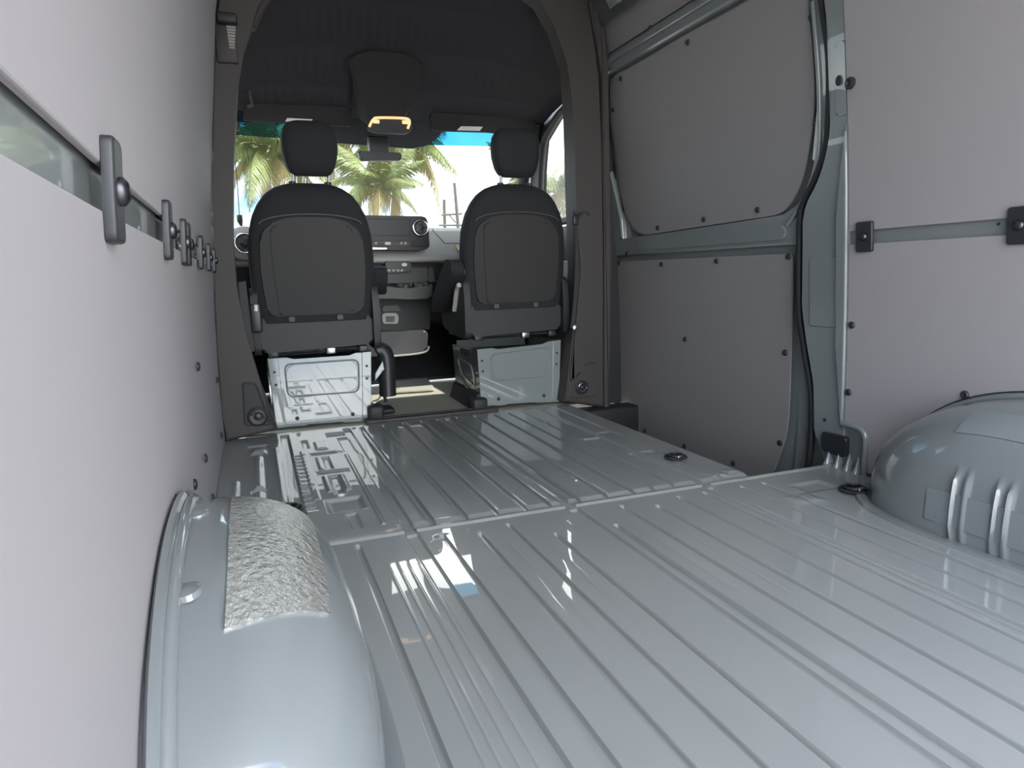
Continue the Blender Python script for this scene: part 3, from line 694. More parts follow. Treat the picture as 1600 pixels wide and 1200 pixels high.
bm = NB(); plate(bm, rpoly([(a.x, a.z), (b.x, a.z - .004), (b.x - .006, b.z + .008), (a.x + .012, b.z)], .016, 4), .035, .008, 3, f=lambda q, r, c: (q, 3.92 - c, r)); fixn(bm); make('mirror_housing', bm, M_BLACK, mr)
a = aty(574, 212, 3.97); b = aty(608, 240, 3.97)
bm = NB(); plate(bm, rpoly([(a.x, a.z), (b.x, a.z), (b.x, b.z), (a.x + .01, b.z)], .01, 3), .05, .008, f=lambda q, r, c: (q, 3.96 - c, r)); fixn(bm); make('stem', bm, M_BLACK, mr)
def visor(px, label, lab):
    t = root('sun_visor', aty(*px[3], 4.0), label, 'sun visor')
    q = [(aty(u, v, 4.0).x, aty(u, v, 4.0).z) for u, v in px]
    bm = NB(); plate(bm, rpoly(q, .02, 4), .028, .010, 3, f=lambda a, b, c: (a, 4.0 - c + (1.56 - b) * .35, b)); fixn(bm); make('pad', bm, M_LINER, t)
    q = [(aty(u, v, 3.985).x, aty(u, v, 3.985).z) for u, v in lab]
    bm = NB(); plate(bm, q, .003, f=lambda a, b, c: (a, 3.985 - c + (1.56 - b) * .35, b)); fixn(bm); make('warning_label', bm, M_WHITE, t)
visor(((384, 161), (550, 168), (552, 196), (378, 186)), 'dark sun visor with a white label above the driver seat', ((449, 183), (489, 185), (486, 190), (446, 188)))
visor(((672, 176), (835, 186), (842, 207), (676, 202)), 'dark sun visor with a white label above the passenger seat', ((722, 196), (756, 197), (752, 203), (716, 202)))
gh = root('grab_handle', aty(388, 150, 3.9), 'dark curved grab handle at the left edge of the headliner', 'handle')
bm = NB(); tube(bm, spline([aty(u, v, 3.9) for u, v in ((381, 137), (389, 140), (392, 152), (394, 163), (386, 166))], 5), .010, 8); make('grip', bm, M_TRIM, gh)

# ------------------------------------------------------------------ dashboard
DB = root('dashboard', (0, 3.9, .1), 'grey dashboard with black centre screen panel and dark lower console', 'dashboard')
def extr(name, prof, x0, x1, m, par, n=1, bev=.012):
    bm = NB(); plate(bm, prof, x1 - x0, 0)
    for v in bm.verts: a, b, c = v.co; v.co = Vector((x1 + c, a, b))
    if bev:
        bmesh.ops.bevel(bm, geom=[e for e in bm.edges if len({round(v.co.x, 3) for v in e.verts}) == 2], offset=bev, segments=3, affect='EDGES', profile=.5)
    fixn(bm); return make(name, bm, m, par)
extr('upper_dash', [(4.80, .84), (4.72, .905), (4.3, .93), (4.08, .93), (3.98, .905), (3.86, .82), (3.775, .755), (3.77, .725), (3.84, .715), (4.80, .70)], -.93, .93, M_DASH, DB)
extr('lower_dash', [(4.7, .72), (3.86, .72), (3.90, .55), (4.0, .38), (4.7, .30)], .16, .93, M_TRIM_D, DB)
extr('lower_dash', [(4.7, .72), (3.86, .72), (3.90, .55), (4.0, .38), (4.7, .30)], -.93, -.21, M_TRIM_D, DB)
q = [aty(u, v, 4.0) for u, v in ((682, 358), (692, 378), (700, 382), (770, 381))]
bm = NB(); tube(bm, [Vector((p.x - .03, 3.98 - 1.41 * (.905 - min(.905, max(.80, p.z))), max(.80, p.z))) for p in spline(q, 4)], .0025, 5); make('airbag_seam', bm, M_TRIM_D, DB)
yS = 3.70
sp_ = [(aty(u, v, yS).x, aty(u, v, yS).z) for u, v in ((560, 336), (668, 338), (673, 386), (664, 391), (560, 390))]
bm = NB(); plate(bm, rpoly(sp_, [.01, .03, .012, .02, .01], 5), .10, .008, 3, f=lambda a, b, c: (a, yS - c + (.97 - b) * .12 - .0, b)); fixn(bm); sc = make('screen_panel', bm, M_BLACK, DB)
def onscr(name, px, th, m, d, r=.004, par=None):
    q = [(aty(u, v, yS).x, aty(u, v, yS).z) for u, v in px]
    bm = NB(); plate(bm, rpoly(q, r, 3), th, min(.002, th * .4), f=lambda a, b, c: (a, yS - c - d + (.97 - b) * .12, b)); fixn(bm); return make(name, bm, m, par or sc)
onscr('screen', ((575, 342), (641, 342), (641, 368), (575, 368)), .004, M_SCREEN, .003)
onscr('control_strip', ((581, 376), (643, 377), (640, 384), (581, 384)), .006, M_DASHD, .004)
for u in (586, 626, 632): onscr('button', ((u, 378), (u + 4, 378), (u + 4, 382), (u, 382)), .004, M_DASH, .008, .001)
onscr('button', ((602, 378), (611, 378), (611, 382.5), (602, 382.5)), .004, M_WHITE, .008, .004)
onscr('chrome_strip', ((582, 386), (606, 386.5), (606, 389.5), (582, 390)), .006, M_CHROME, .004, .003)
onscr('pocket', ((646, 375), (652, 373), (670, 373), (670, 385), (644, 385)), .006, M_SCREEN, .004, .006)
def vent(c, r, par, nrm=Vector((0, -1, 0.05))):
    M = Matrix.Translation(c) @ nrm.to_track_quat('Z', 'Y').to_matrix().to_4x4()
    bm = NB(); tube(bm, [M @ Vector((r * math.cos(a), r * math.sin(a), .004)) for a in [2 * PI * k / 28 for k in range(28)]], .0055, 8, closed=True); make('vent_ring', bm, M_CHROME, par)
    bm = NB(); lathe(bm, [(r * .96, 0), (r * .9, .004), (r * .7, -.004 + .006), (r * .25, .006), (r * .2, .010), (0, .011)], 22, M); h = make('vent_hub', bm, M_BLACK, par)
    for k in range(6):
        a = k * PI / 3; bm = NB(); tube(bm, [M @ Vector((r * .2 * math.cos(a), r * .2 * math.sin(a), .008)), M @ Vector((r * .9 * math.cos(a), r * .9 * math.sin(a), .008))], .002, 5); make('vane', bm, M_BLACK, h)
vent(aty(657, 356, yS - .002), .040, sc)
c = aty(383, 380, 3.72); bm = NB(); lathe(bm, [(.085, -.10), (.085, -.01), (.075, 0), (0, 0)], 24, Matrix.Translation(c) @ Vector((0, -1, .05)).to_track_quat('Z', 'Y').to_matrix().to_4x4()); make('vent_pod', bm, M_DASH, DB)
vent(c + Vector((0, -.006, 0)), .048, DB)
# centre stack below the screen
yC = 3.78
def stk(name, px, y, th, m, bev=.006, r=.008, par=DB):
    q = [(aty(u, v, y).x, aty(u, v, y).z) for u, v in px]
    bm = NB(); plate(bm, rpoly(q, r, 4), th, bev, 3, f=lambda a, b, c: (a, y - c, b)); fixn(bm); return make(name, bm, m, par)
stk('stack_body', ((570, 404), (683, 404), (672, 470), (672, 515), (560, 518)), 3.86, .5, M_TRIM_D)
stk('stack_front', ((572, 420), (668, 418), (668, 441), (572, 444)), 3.80, .08, M_DASHD)
stk('stack_side', ((669, 418), (676, 418), (680, 440), (668, 441)), 3.81, .08, M_DASHD)
ss = stk('switch_panel', ((602, 408), (642, 408), (643, 424), (604, 427)), 3.765, .05, M_BLACK)
for u in (606, 613, 620, 626): stk('switch', ((u, 421), (u + 4, 421), (u + 4, 424), (u, 424)), 3.762, .006, M_DASH, .001, .001, ss)
stk('switch', ((628, 411), (636, 411), (636, 416), (628, 416)), 3.762, .006, M_WHITE, .001, .008, ss)
stk('knee_pad', ((676, 408), (760, 405), (760, 440), (682, 441)), 3.95, .05, M_TRIM_D)
stk('shelf_edge', ((676, 438.5), (760, 438), (760, 440), (676, 440.5)), 3.84, .02, M_DASHD, .002, .002)
# cup holder tray
tr = [aty(u, v, 3.62) for u, v in ((574, 452), (604, 446), (624, 450), (640, 453), (668, 449), (676, 444), (676, 462), (668, 468), (640, 468), (610, 464), (574, 470))]
bm = NB(); plate(bm, [(p.x, p.z) for p in tr], .22, .008, 3, f=lambda a, b, c: (a, 3.62 - c, b)); fixn(bm); cu = make('cup_tray', bm, M_DASHD, DB)
for u in (634, 657):
    p = aty(u, 446, 3.68); bm = NB(); lathe(bm, [(.045, -.02), (.047, .006), (.043, .010), (.038, .004), (.036, -.02), (0, -.02)], 20, Matrix.Translation((p.x, 3.70, .60))); make('cup_ring', bm, M_BLACK, cu)
so = stk('socket_box', ((597, 491), (602, 489), (620, 489), (623, 493), (622, 506), (598, 506)), 3.84, .03, M_DASH, .005, .01)
stk('socket_door', ((603, 494), (617, 494), (616, 503), (603, 503)), 3.838, .006, M_DASHD, .002, .002, so)
stk('socket_top', ((599, 478), (622, 477), (627, 486), (597, 487)), 3.84, .03, M_DASHD, .004, .004)
lc = stk('lower_console', ((560, 520), (664, 516), (669, 520), (667, 548), (650, 552), (600, 557), (560, 557)), 3.80, .2, M_DASHD, .012, .02)
bm = NB(); tube(bm, spline([aty(u, v, 3.795) for u, v in ((590, 558), (618, 556), (650, 553), (666, 549), (670, 541))], 4), .006, 6); make('console_edge', bm, M_DASH, lc)
st = root('airbag_sticker', aty(718, 392, 3.79), 'small yellow and white airbag sticker on the dash beside the passenger seat', 'sticker')
for nme, px, m in (('yellow_part', ((716, 382), (726, 382), (726, 386), (717, 386)), M_YEL), ('white_part', ((717, 386), (726, 386), (726, 398), (719, 396)), M_WHITE)):
    q = [aty(u, v, 3.79) for u, v in px]; bm = NB()
    plate(bm, [(p.x, p.z) for p in q], .002, f=lambda a, b, c: (a, 3.98 - (.905 - b) * 1.41 - c - .006, b)); fixn(bm); make(nme, bm, m, st)

# ------------------------------------------------------------------ seats
def superring(cx, y0, y1, hw, z, n=4.0, m=36):
    o = []; cy = (y0 + y1) / 2; hd = (y1 - y0) / 2
    for k in range(m):
        a = 2 * PI * k / m; c, s = math.cos(a), math.sin(a)
        o.append(Vector((cx + hw * math.copysign(abs(c) ** (2 / n), c), cy + hd * math.copysign(abs(s) ** (2 / n), s), z)))
    return o
def loft(bm, rings):
    V = grid(bm, rings, True); bm.faces.new(V[0][::-1]); bm.faces.new(V[-1]); return fixn(bm)
def seat(cx, yb, zb, label, arm, dx=0.0):
    """cx centre, yb rear plane at the foot of the backrest, zb foot height; dx sideways lean of the rear plane with depth"""
    t = root('cab_seat', (cx, yb + .2, zb - .14), label, 'seat')
    lean = .10
    def yback(z): return yb - (z - zb) * lean
    H = .575
    W = [(0, .238), (.05, .248), (.14, .256), (.28, .257), (.37, .250), (.44, .232), (.49, .208), (.53, .176), (.555, .140), (.570, .10), (.575, .07)]
    bm = NB(); rings = []
    for i in range(31):
        zz = H * (1 - (1 - i / 30) ** 1.0); zz = H * math.sin(PI / 2 * i / 30) if i > 0 else 0
        hw = interp(W, zz); z = zb + zz; rd = .045 * max(0, (zz - .5) / .075) ** 2
        rings.append(superring(cx, yback(z) + rd, yback(z) + .125 - rd * .6, hw, z, 5.0 if zz < .45 else 4.0, 40))
    loft(bm, rings); make('backrest', bm, M_SEAT, t, angle=70)
    def bp(name, pts, r, d, th, m, bev=.005):
        bm = NB(); plate(bm, rpoly(pts, r, 6), th, bev, 3, f=lambda a, b, c: (cx + a, yback(zb + b) - d - c, zb + b)); fixn(bm); return make(name, bm, m, t)
    bp('back_panel', [(-.195, .03), (.195, .03), (.215, .20), (.205, .39), (.10, .435), (-.10, .435), (-.205, .39), (-.215, .20)], [.03, .03, .1, .08, .1, .1, .08, .1], .004, .02, M_SEATB)
    bp('centre_panel', [(-.150, .035), (.150, .035), (.165, .25), (.165, .40), (-.165, .40), (-.165, .25)], [.012, .012, .05, .03, .03, .05], .0085, .012, M_SEATB, .004)
    bm = NB(); tube(bm, [Vector((cx + .205 * math.cos(a), yback(zb + .405) - .006, zb + .405 + .042 * math.sin(a))) for a in [PI - PI * k / 20 for k in range(21)]], .0022, 5); make('seam', bm, M_DASHD, t)
    for sx in (-.105, .095): bp('fixing', [(sx - .012, .006), (sx + .012, .006), (sx + .012, .026), (sx - .012, .026)], .003, .012, .02, M_DASHD, .003)
    # recliner covers and lower valance
    bm = NB(); plate(bm, rpoly([(-.232, -.125), (.232, -.11), (.236, .02), (.20, .03), (-.20, .03), (-.240, .02)], .02, 4), .06, .012, 3, f=lambda a, b, c: (cx + a, yback(zb) + .008 - c, zb + b)); fixn(bm); make('valance', bm, M_TRIM_D, t)
    for s in (-1, 1):
        bm = NB(); q = rpoly([(-.02, -.13), (.11, -.13), (.40, -.09), (.40, .0), (.14, .03), (.09, .15), (-.005, .15), (-.025, .05)], .035, 5)
        plate(bm, q, .03, .008, 3, f=lambda a, b, c: (cx + s * .247 + s * (c + .018), yb + a, zb + b)); fixn(bm); make('recliner_cover', bm, M_TRIM_D, t)
    # cushion
    bm = NB(); rings = [superring(cx, yb + .10 + a, yb + .52 + b, .245 + c, zb + z, 4.5, 36) for a, b, c, z in ((.01, -.03, -.02, -.13), (0, 0, 0, -.11), (0, .02, .004, -.06), (.0, .02, .0, -.02), (.03, 0, -.03, .01))]
    loft(bm, rings); make('cushion', bm, M_SEAT, t, angle=70)
    # slide rails and frame under the cushion
    for s in (-1, 1):
        bm = NB(); box(bm, (cx + s * .19 - .02, yb + .03, zb - .142), (cx + s * .19 + .02, yb + .48, zb - .12), .004); make('slide_rail', bm, M_BLACK, t)
    bm = NB(); box(bm, (cx - .20, yb + .05, zb - .138), (cx + .20, yb + .46, zb - .115), .01); make('seat_frame', bm, M_BLACK, t)
    bm = NB(); tube(bm, spline([Vector((cx + a, yb + .035, zb + b)) for a, b in ((-.17, -.13), (-.05, -.12), (.03, -.135), (.08, -.125), (.17, -.13))], 5), .005, 6); make('wiring', bm, M_RUBBER, t)
    for a in (-.19, .19, .05): 
        bm = NB(); box(bm, (cx + a - .02, yb + .012, zb - .143), (cx + a + .02, yb + .05, zb - .115), .004); make('rail_end', bm, M_STEEL if a == .05 else M_BLACK, t)
    # head restraint
    zh = zb + H + .033; yh = yback(zh) + .015
    bm = NB(); rings = []
    HW = [(0, .072), (.012, .086), (.04, .100), (.09, .112), (.14, .114), (.175, .108), (.198, .095), (.211, .075), (.215, .055)]
    for i in range(19):
        zz = .215 * (.5 - .5 * math.cos(PI * i / 18)); e = .028 * abs(2 * zz / .215 - 1) ** 4
        rings.append(superring(cx + dx, yh + e, yh + .105 - e, interp(HW, zz), zh + zz, 4.0, 36))
    loft(bm, rings); hr = make('head_restraint', bm, M_SEAT, t, angle=70)
    for s in (-.072, .072):
        bm = NB(); tube(bm, [Vector((cx + dx * .6 + s, yh + .05, zb + H - .02)), Vector((cx + dx + s, yh + .05, zh + .02))], .0075, 8); make('post', bm, M_STEEL, hr)
        bm = NB(); lathe(bm, [(.016, -.012), (.016, .006), (.010, .008), (0, .008)], 12, Matrix.Translation((cx + dx * .6 + s, yh + .05, zb + H))); make('post_collar', bm, M_BLACK, hr)
    if arm == 'driver':
        bm = NB(); plate(bm, rpoly([(.10, .13), (.16, .10), (.42, .13), (.42, .215), (.14, .235), (.07, .22)], .03, 4), .06, .014, 3, f=lambda a, b, c: (cx + .328 + c, yb + a, zb + b)); fixn(bm); make('arm_rest', bm, M_SEAT, t)
        bm = NB(); lathe(bm, [(.03, 0), (.03, .04), (0, .04)], 16, Matrix.Translation((cx + .25, yb + .12, zb + .18)) @ Matrix.Rotation(PI / 2, 4, 'Y')); make('arm_pivot', bm, M_TRIM_D, t)
    else:
        bm = NB(); plate(bm, rpoly([(-.02, .235), (.08, .24), (.36, .06), (.40, .0), (.34, -.02), (.03, .13), (-.03, .17)], .03, 4), .062, .014, 3, f=lambda a, b, c: (cx - .322 + .062 + c, yb + a, zb + b)); fixn(bm); make('arm_rest', bm, M_SEAT, t)
        bm = NB(); lathe(bm, [(.03, 0), (.03, .04), (0, .04)], 16, Matrix.Translation((cx - .29, yb + .03, zb + .18)) @ Matrix.Rotation(PI / 2, 4, 'Y')); make('arm_pivot', bm, M_TRIM_D, t)
        bm = NB(); tube(bm, spline([Vector((cx - .275, yb + y, zb + z)) for y, z in ((.02, .12), (.06, .10), (.10, .03), (.12, .0))], 4), .012, 8); make('recliner_lever', bm, M_DASH, t)
    return t
S1 = seat(-.543, 3.045, .462, 'black fabric driver seat seen from behind, above the bright metal box', 'driver', .018)
S2 = seat(.380, 3.06, .478, 'black fabric passenger seat seen from behind, beside the sliding door', 'passenger', .015)

# ------------------------------------------------------------------ metal seat boxes
def seatbox(quad, label, dy=.43):
    y = 3.095
    q = [aty(u, v, y) for u, v in quad]                  # TL TR BR BL
    t = root('seat_box', ((q[2].x + q[3].x) / 2, y + .2, 0), label, 'seat box')
    tl, tr_, br, bl = [(p.x, p.z) for p in q]
    def bil(a, b):                                       # a 0..1 left-right, b 0..1 bottom-top
        return ((bl[0] * (1 - a) + br[0] * a) * (1 - b) + (tl[0] * (1 - a) + tr_[0] * a) * b, (bl[1] * (1 - a) + br[1] * a) * (1 - b) + (tl[1] * (1 - a) + tr_[1] * a) * b)
    out_ = [bil(*p) for p in ((0, 0), (.30, 0.0), (.33, .03), (.68, .03), (.71, 0), (1, 0), (1, 1), (.84, 1), (.78, .955), (.24, .955), (.18, 1), (0, 1))]
    bm = NB(); plate(bm, out_, .012, .003, 2, f=lambda a, b, c: (a, y - c, b)); fixn(bm); make('rear_panel', bm, M_CONC, t)
    def bead(name, pts, r, rad, closed=True):
        bm = NB(); tube(bm, [Vector((a, y - .001, b)) for a, b in (rpoly([bil(*p) for p in pts], r, 5) if closed else [bil(*p) for p in pts])], rad, 6, closed=closed); make(name, bm, M_CONC, t)
    bead('bead', ((.15, .44), (.87, .44), (.87, .90), (.15, .90)), .03, .0045)
    bm = NB(); plate(bm, rpoly([bil(*p) for p in ((.165, .46), (.855, .46), (.855, .88), (.165, .88))], .03, 5), .006, .003, f=lambda a, b, c: (a, y - .003 - c, b)); fixn(bm); make('pressed_field', bm, M_CONC, t)
    bm = NB(); tube(bm, [Vector((a, y - .001, b)) for a, b in ([bil(.36, .03)] + rpoly([bil(*p) for p in ((.36, .03), (.36, .33), (.68, .33), (.68, .03))], [0, .025, .025, 0], 5) + [bil(.68, .03)])], .004, 6); make('bead', bm, M_CONC, t)
    for a0, a1 in ((0, .095), (.905, 1)):
        bm = NB(); plate(bm, [bil(a0, 0), bil(a1, 0), bil(a1, 1), bil(a0, 1)], .006, .002, f=lambda a, b, c: (a, y - .004 - c, b)); fixn(bm); fg = make('corner_flange', bm, M_CONC, t)
        for b in (.62, .80):
            c = bil((a0 + a1) / 2, b); bm = NB(); lathe(bm, [(.006, 0), (.006, .002), (0, .002)], 10, Matrix.Translation((c[0], y - .0035, c[1])) @ Matrix.Rotation(PI / 2, 4, 'X')); make('hole', bm, M_RUBBER, fg)
    for a in (.22, .80):
        c = bil(a, .12); bm = NB(); lathe(bm, [(.009, 0), (.009, .002), (0, .002)], 12, Matrix.Translation((c[0], y - .0005, c[1])) @ Matrix.Rotation(PI / 2, 4, 'X')); make('hole', bm, M_RUBBER, t)
    for k, (T, B) in enumerate(((tl, bl), (tr_, br))):
        s = -1 if k == 0 else 1
        bm = NB(); V = grid(bm, [[Vector((B[0], y, 0)), Vector((B[0], y + dy, 0))], [Vector((T[0], y, T[1])), Vector((T[0], y + dy, T[1] - .01))]])
        bmesh.ops.solidify(bm, geom=bm.faces[:], thickness=.01); fixn(bm); sp = make('side_panel', bm, M_CONC, t, smooth=False)
        X = lambda z: B[0] + (T[0] - B[0]) * z / T[1] + s * .002
        bm = NB(); tube(bm, [Vector((X(z), y + a, z)) for a, z in rpoly([(.06, .10), (.30, .14), (.34, .22), (.10, .20)], .03, 4)], .006, 6, closed=True); make('bead', bm, M_CONC, sp)
        bm = NB(); tube(bm, spline([Vector((X(z), y + a, z)) for a, z in ((.03, .045), (.15, .06), (.28, .10), (.40, .11))], 5), .008, 6); make('bead', bm, M_CONC, sp)
        bm = NB(); plate(bm, rpoly([(.12, .245), (.27, .245), (.27, .275), (.12, .275)], .006, 3), .004, f=lambda a, b, c: (X(b) + s * (c + .003), y + a, b)); fixn(bm); make('slot', bm, M_RUBBER, sp)
        bm = NB(); plate(bm, [(.0, .0), (.03, .0), (.012, .07), (0, .08)], dy, f=lambda a, b, c: (B[0] + s * a * 1.3 + (T[0] - B[0]) * b / T[1], y - c, b)); fixn(bm); make('foot_skirt', bm, M_RUBBER, sp)
    bm = NB(); box(bm, (bl[0] + .01, y + dy - .01, 0), (br[0] - .01, y + dy, .30)); make('front_panel', bm, M_CONC, t, smooth=False)
    bm = NB(); box(bm, (min(tl[0], bl[0]) + .03, y + .02, tl[1] - .06), (max(tr_[0], br[0]) - .03, y + dy - .02, tl[1] - .035)); make('inner_tray', bm, M_RUBBER, t, smooth=False)
    return t
B1 = seatbox(((418, 560), (580, 549), (580, 658), (432, 669)), 'bright reflecting grey metal box carrying the driver seat')
B2 = seatbox(((745, 546), (876, 531), (873, 628), (752, 636)), 'grey metal box carrying the passenger seat')
bm = NB(); p = aty(745, 630, 3.09); box(bm, (p.x - .03, 3.05, -.002), (p.x + .045, 3.12, .06), .012); make('corner_boot', bm, M_RUBBER, B2)
bm = NB(); p = aty(582, 652, 3.09); box(bm, (p.x - .02, 3.05, -.002), (p.x + .05, 3.14, .07), .014); make('corner_boot', bm, M_RUBBER, B1)

# parking brake lever beside the driver seat box
PB = root('brake_lever', aty(600, 632, 3.25), 'black bent padded lever on the right of the driver seat box', 'lever')
pp_ = [aty(u, v, 3.25) for u, v in ((588, 549), (593, 547), (600, 551), (604, 566), (605, 590), (606, 618))]
bm = NB(); tube(bm, spline(pp_, 6), .040, 14); make('grip', bm, M_BLACK, PB, angle=60)
bm = NB(); plate(bm, [(aty(u, v, 3.20).x, aty(u, v, 3.20).z) for u, v in ((586, 584), (598, 563), (601, 577), (586, 596))], .012, .003, f=lambda a, b, c: (a, 3.20 - c, b)); fixn(bm); make('bracket', bm, M_CONC, PB)
bm = NB(); tube(bm, [aty(u, v, 3.24) for u, v in ((598, 595), (600, 615), (603, 628))], .008, 8); make('rod', bm, M_RUBBER, PB)
bm = NB(); tube(bm, spline([aty(u, v, 3.24) for u, v in ((582, 627), (592, 623), (596, 610), (593, 598))], 5), .003, 6); make('cable', bm, M_RUBBER, PB)
p = aty(598, 629, 3.24); bm = NB(); box(bm, (p.x - .02, 3.20, 0), (p.x + .05, 3.32, .022), .006); make('foot', bm, M_RUBBER, PB)

# seat belts
sb = root('seat_belt', aty(897, 520, 2.96), 'black passenger seat belt running down the right cab pillar', 'seat belt')
bm = NB(); ribbon(bm, spline([aty(u, v, 2.95) for u, v in ((897, 330), (900, 345), (901, 400), (898, 470), (893, 512))], 4), (1, 0, 0), .016, .004); make('webbing', bm, M_RUBBER, sb)
bm = NB(); p = aty(899, 344, 2.94); box(bm, p - Vector((.014, .008, .022)), p + Vector((.014, .008, .022)), .004); make('guide', bm, M_BLACK, sb)
bm = NB(); tube(bm, [aty(u, v, 2.94) for u, v in ((896, 335), (904, 332), (914, 331))], .006, 6); make('anchor', bm, M_STEEL, sb)
bm = NB(); p = aty(899, 512, 2.95); lathe(bm, [(.016, 0), (.016, .006), (.009, .010), (0, .010)], 14, Matrix.Translation(p) @ Matrix.Rotation(PI / 2, 4, 'X')); make('bolt', bm, M_STEEL, sb)
sb2 = root('seat_belt', aty(390, 545, 2.985), 'black driver seat belt with pale buckle at the left of the driver seat', 'seat belt')
bm = NB(); ribbon(bm, spline([aty(u, v, 2.985) for u, v in ((378, 440), (384, 490), (391, 540), (392, 550))], 4), (1, 0, .2), .03, .004); make('webbing', bm, M_RUBBER, sb2)
bm = NB(); tube(bm, [aty(u, v, 2.985) for u, v in ((400, 476), (400, 486))], .012, 10); make('stalk_cap', bm, M_WHITE, sb2)
bm = NB(); tube(bm, spline([aty(u, v, 2.985) for u, v in ((395, 498), (397, 506), (401, 512))], 4), .010, 8); make('tongue', bm, M_CHROME, sb2)
bm = NB(); box(bm, aty(397, 508, 2.985) - Vector((.012, .01, .03)), aty(405, 486, 2.985) + Vector((.008, .01, .03)), .008); make('buckle', bm, M_BLACK, sb2)

# cable by the windscreen
cb = root('hanging_cable', aty(384, 372, 3.95), 'thin black cable with a plug hanging beside the windscreen at far left', 'cable')
bm = NB(); tube(bm, spline([aty(u, v, 3.9) for u, v in ((367, 252), (371, 290), (374, 335), (377, 350), (380, 363))], 5), .0025, 6); make('wire', bm, M_RUBBER, cb)
bm = NB(); tube(bm, [aty(u, v, 3.9) for u, v in ((374, 336), (375, 345), (377, 353))], [.014, .015, .006], 10); make('plug', bm, M_BLACK, cb)
bm = NB(); tube(bm, [aty(u, v, 3.9) for u, v in ((370, 190), (371, 197), (369, 203))], .013, 8); make('hook', bm, M_BLACK, cb)

# ------------------------------------------------------------------ outside: palms, tree, power poles
M_LEAF = mat('palm_leaf', (.19, .225, .07), .5, var=(1.5, .25))
M_LEAF2 = mat('palm_leaf_dry', (.32, .26, .10), .6, var=(1.5, .2))
M_TRUNK = mat('palm_trunk', (.30, .25, .19), .9, bump=(9, .6, .03))
M_BROAD = mat('broad_leaf', (.035, .075, .03), .6, var=(2, .3))
M_POLE = mat('pole_wood', (.13, .115, .10), .85)
def frond_mesh(name, L, droop, m, seed):
    rnd = random.Random(seed); bm = NB(); pts = []
    for k in range(15):
        s = k / 14; pts.append(Vector((L * (s - .12 * droop * s * s), 0, L * (.38 * s - droop * s * s))))
    tube(bm, pts, [.035 * (1 - .85 * k / 14) for k in range(15)], 5)
    for k in range(74):
        s = .10 + .89 * k / 73; i = min(13, int(s * 14)); f_ = s * 14 - i; p = pts[i].lerp(pts[i + 1], f_); tg = (pts[i + 1] - pts[i]).normalized()
        ll = L * .30 * math.sin(PI * min(1, .18 + .86 * s)) ** .7 + .05
        for sd in (-1, 1):
            d = (tg * .55 + Vector((0, sd, 0)) * (.8 + rnd.uniform(-.1, .1)) + Vector((0, 0, -.30 - .35 * droop + rnd.uniform(-.12, .12)))).normalized()
            q = p + d * ll * .55; e = p + d * ll + Vector((0, 0, -ll * .28)); wv = tg * (.020 * L / 2.2)
            a = [bm.verts.new(v) for v in (p - wv * .6, p + wv * .6, q + wv, q - wv)]; bm.faces.new(a)
            b = bm.verts.new(e); bm.faces.new((a[3], a[2], b))
    for f in bm.faces: f.smooth = False
    me = bpy.data.meshes.new(name); bm.to_mesh(me); bm.free(); me.materials.append(m); return me
FR = [frond_mesh('frond', 2.3, .35, M_LEAF, 1), frond_mesh('frond', 2.2, .62, M_LEAF, 2), frond_mesh('frond', 2.1, 1.0, M_LEAF, 3), frond_mesh('frond', 1.9, 1.35, M_LEAF2, 4)]
def palm(u, v, y, s, label, n=20, seed=0, lean=.0):
    rnd = random.Random(seed); c = aty(u, v, y); z0 = -.62
    foot = Vector((c.x + lean, c.y + .3, z0)); t = root('palm_tree', foot, label, 'palm tree', 'coconut palms beyond the windscreen')
    pts = spline([foot, foot.lerp(c, .35) + Vector((lean * .4, 0, 0)), foot.lerp(c, .75) + Vector((lean * .15, 0, 0)), c - Vector((0, 0, .05))], 6)
    bm = NB(); tube(bm, pts, [.15 * s * (1.25 - .55 * k / (len(pts) - 1)) for k in range(len(pts))], 9); make('trunk', bm, M_TRUNK, t)
    for k in range(n):
        q = k / (n - 1); mi = 0 if q < .3 else 1 if q < .6 else 2 if q < .87 else 3
        o = link('frond', FR[mi], c, t); az = k * 2.39996 + rnd.uniform(-.25, .25)
        o.rotation_euler = (rnd.uniform(-.25, .25), -(.95 - 1.15 * q) * .75 + rnd.uniform(-.12, .12), az); k_ = s * rnd.uniform(.85, 1.1); o.scale = (k_, k_, k_)
palm(416, 246, 15.0, .78, 'palm tree at the far left, seen beside the driver head restraint', 20, 1, -.2)
palm(512, 212, 21.0, .88, 'palm tree whose crown shows behind the driver head restraint', 20, 2, .1)
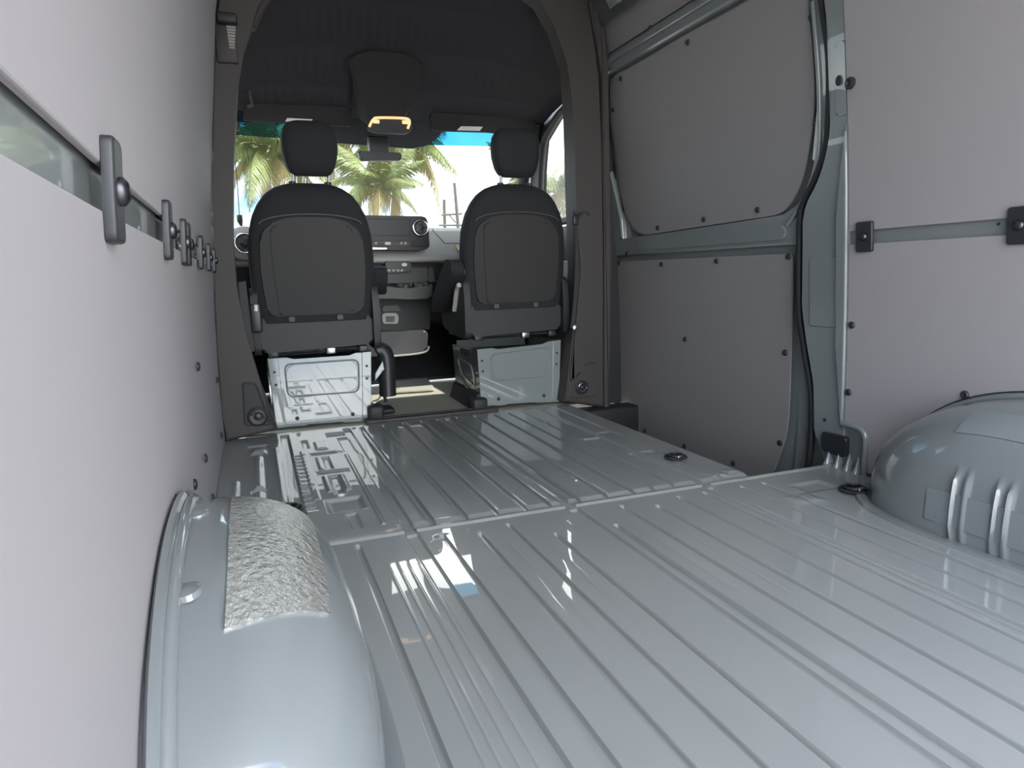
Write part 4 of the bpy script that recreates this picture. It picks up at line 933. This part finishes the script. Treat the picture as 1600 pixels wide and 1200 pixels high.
palm(588, 292, 12.5, .46, 'small low palm tree below the rear view mirror', 18, 3, -.1)
palm(624, 224, 15.5, .78, 'tall palm tree with pale trunk right of the rear view mirror', 22, 4, -.25)
palm(866, 300, 13.0, .7, 'palm tree seen through the passenger side window', 18, 5, .2)
def broad(u, v, y, r, label):
    rnd = random.Random(11); c = aty(u, v, y); foot = Vector((c.x, c.y, -.62)); t = root('broadleaf_tree', foot, label, 'tree')
    bm = NB(); tube(bm, [foot, c], [.16, .08], 8); make('trunk', bm, M_TRUNK, t)
    bm = NB()
    for k in range(1500):
        d = Vector((rnd.gauss(0, 1), rnd.gauss(0, 1), rnd.gauss(0, .6))).normalized() * r * rnd.uniform(.55, 1.0) * (1 + .2 * math.sin(3 * rnd.random()))
        p = c + Vector((d.x, d.y, d.z * .75)); a = Vector((rnd.gauss(0, 1), rnd.gauss(0, 1), rnd.gauss(0, 1))).normalized(); b = a.orthogonal().normalized(); s = .16
        bm.faces.new([bm.verts.new(p + a * s), bm.verts.new(p + b * s * .5), bm.verts.new(p - a * s), bm.verts.new(p - b * s * .5)])
    setp(make('foliage', bm, M_BROAD, t, smooth=False), kind='stuff')
broad(424, 189, 24.0, .74, 'dark broadleaf tree crown behind the blue shade band at far left')
def pole(u0, v0, u1, y, label):
    a = aty(u0, v0, y); b = aty(u1, 356, y); b = a + (b - a) * ((-.62 - a.z) / (b.z - a.z)); t = root('power_pole', b, label, 'utility pole')
    bm = NB(); tube(bm, [b, a], [.10, .07], 8); make('pole', bm, M_POLE, t); return t
t = pole(710, 286, 716, 30, 'taller of the two thin utility poles right of the screen panel')
for l, r_2 in (((690, 336), (722, 334)), ((686, 352), (722, 352))):
    bm = NB(); tube(bm, [aty(*l, 30), aty(*r_2, 30)], .05, 6); make('crossarm', bm, M_POLE, t)
bm = NB(); tube(bm, [aty(702, 336, 30), aty(712, 348, 30)], .03, 6); make('brace', bm, M_POLE, t)
pole(694, 312, 695, 30.5, 'shorter of the two thin utility poles right of the screen panel')
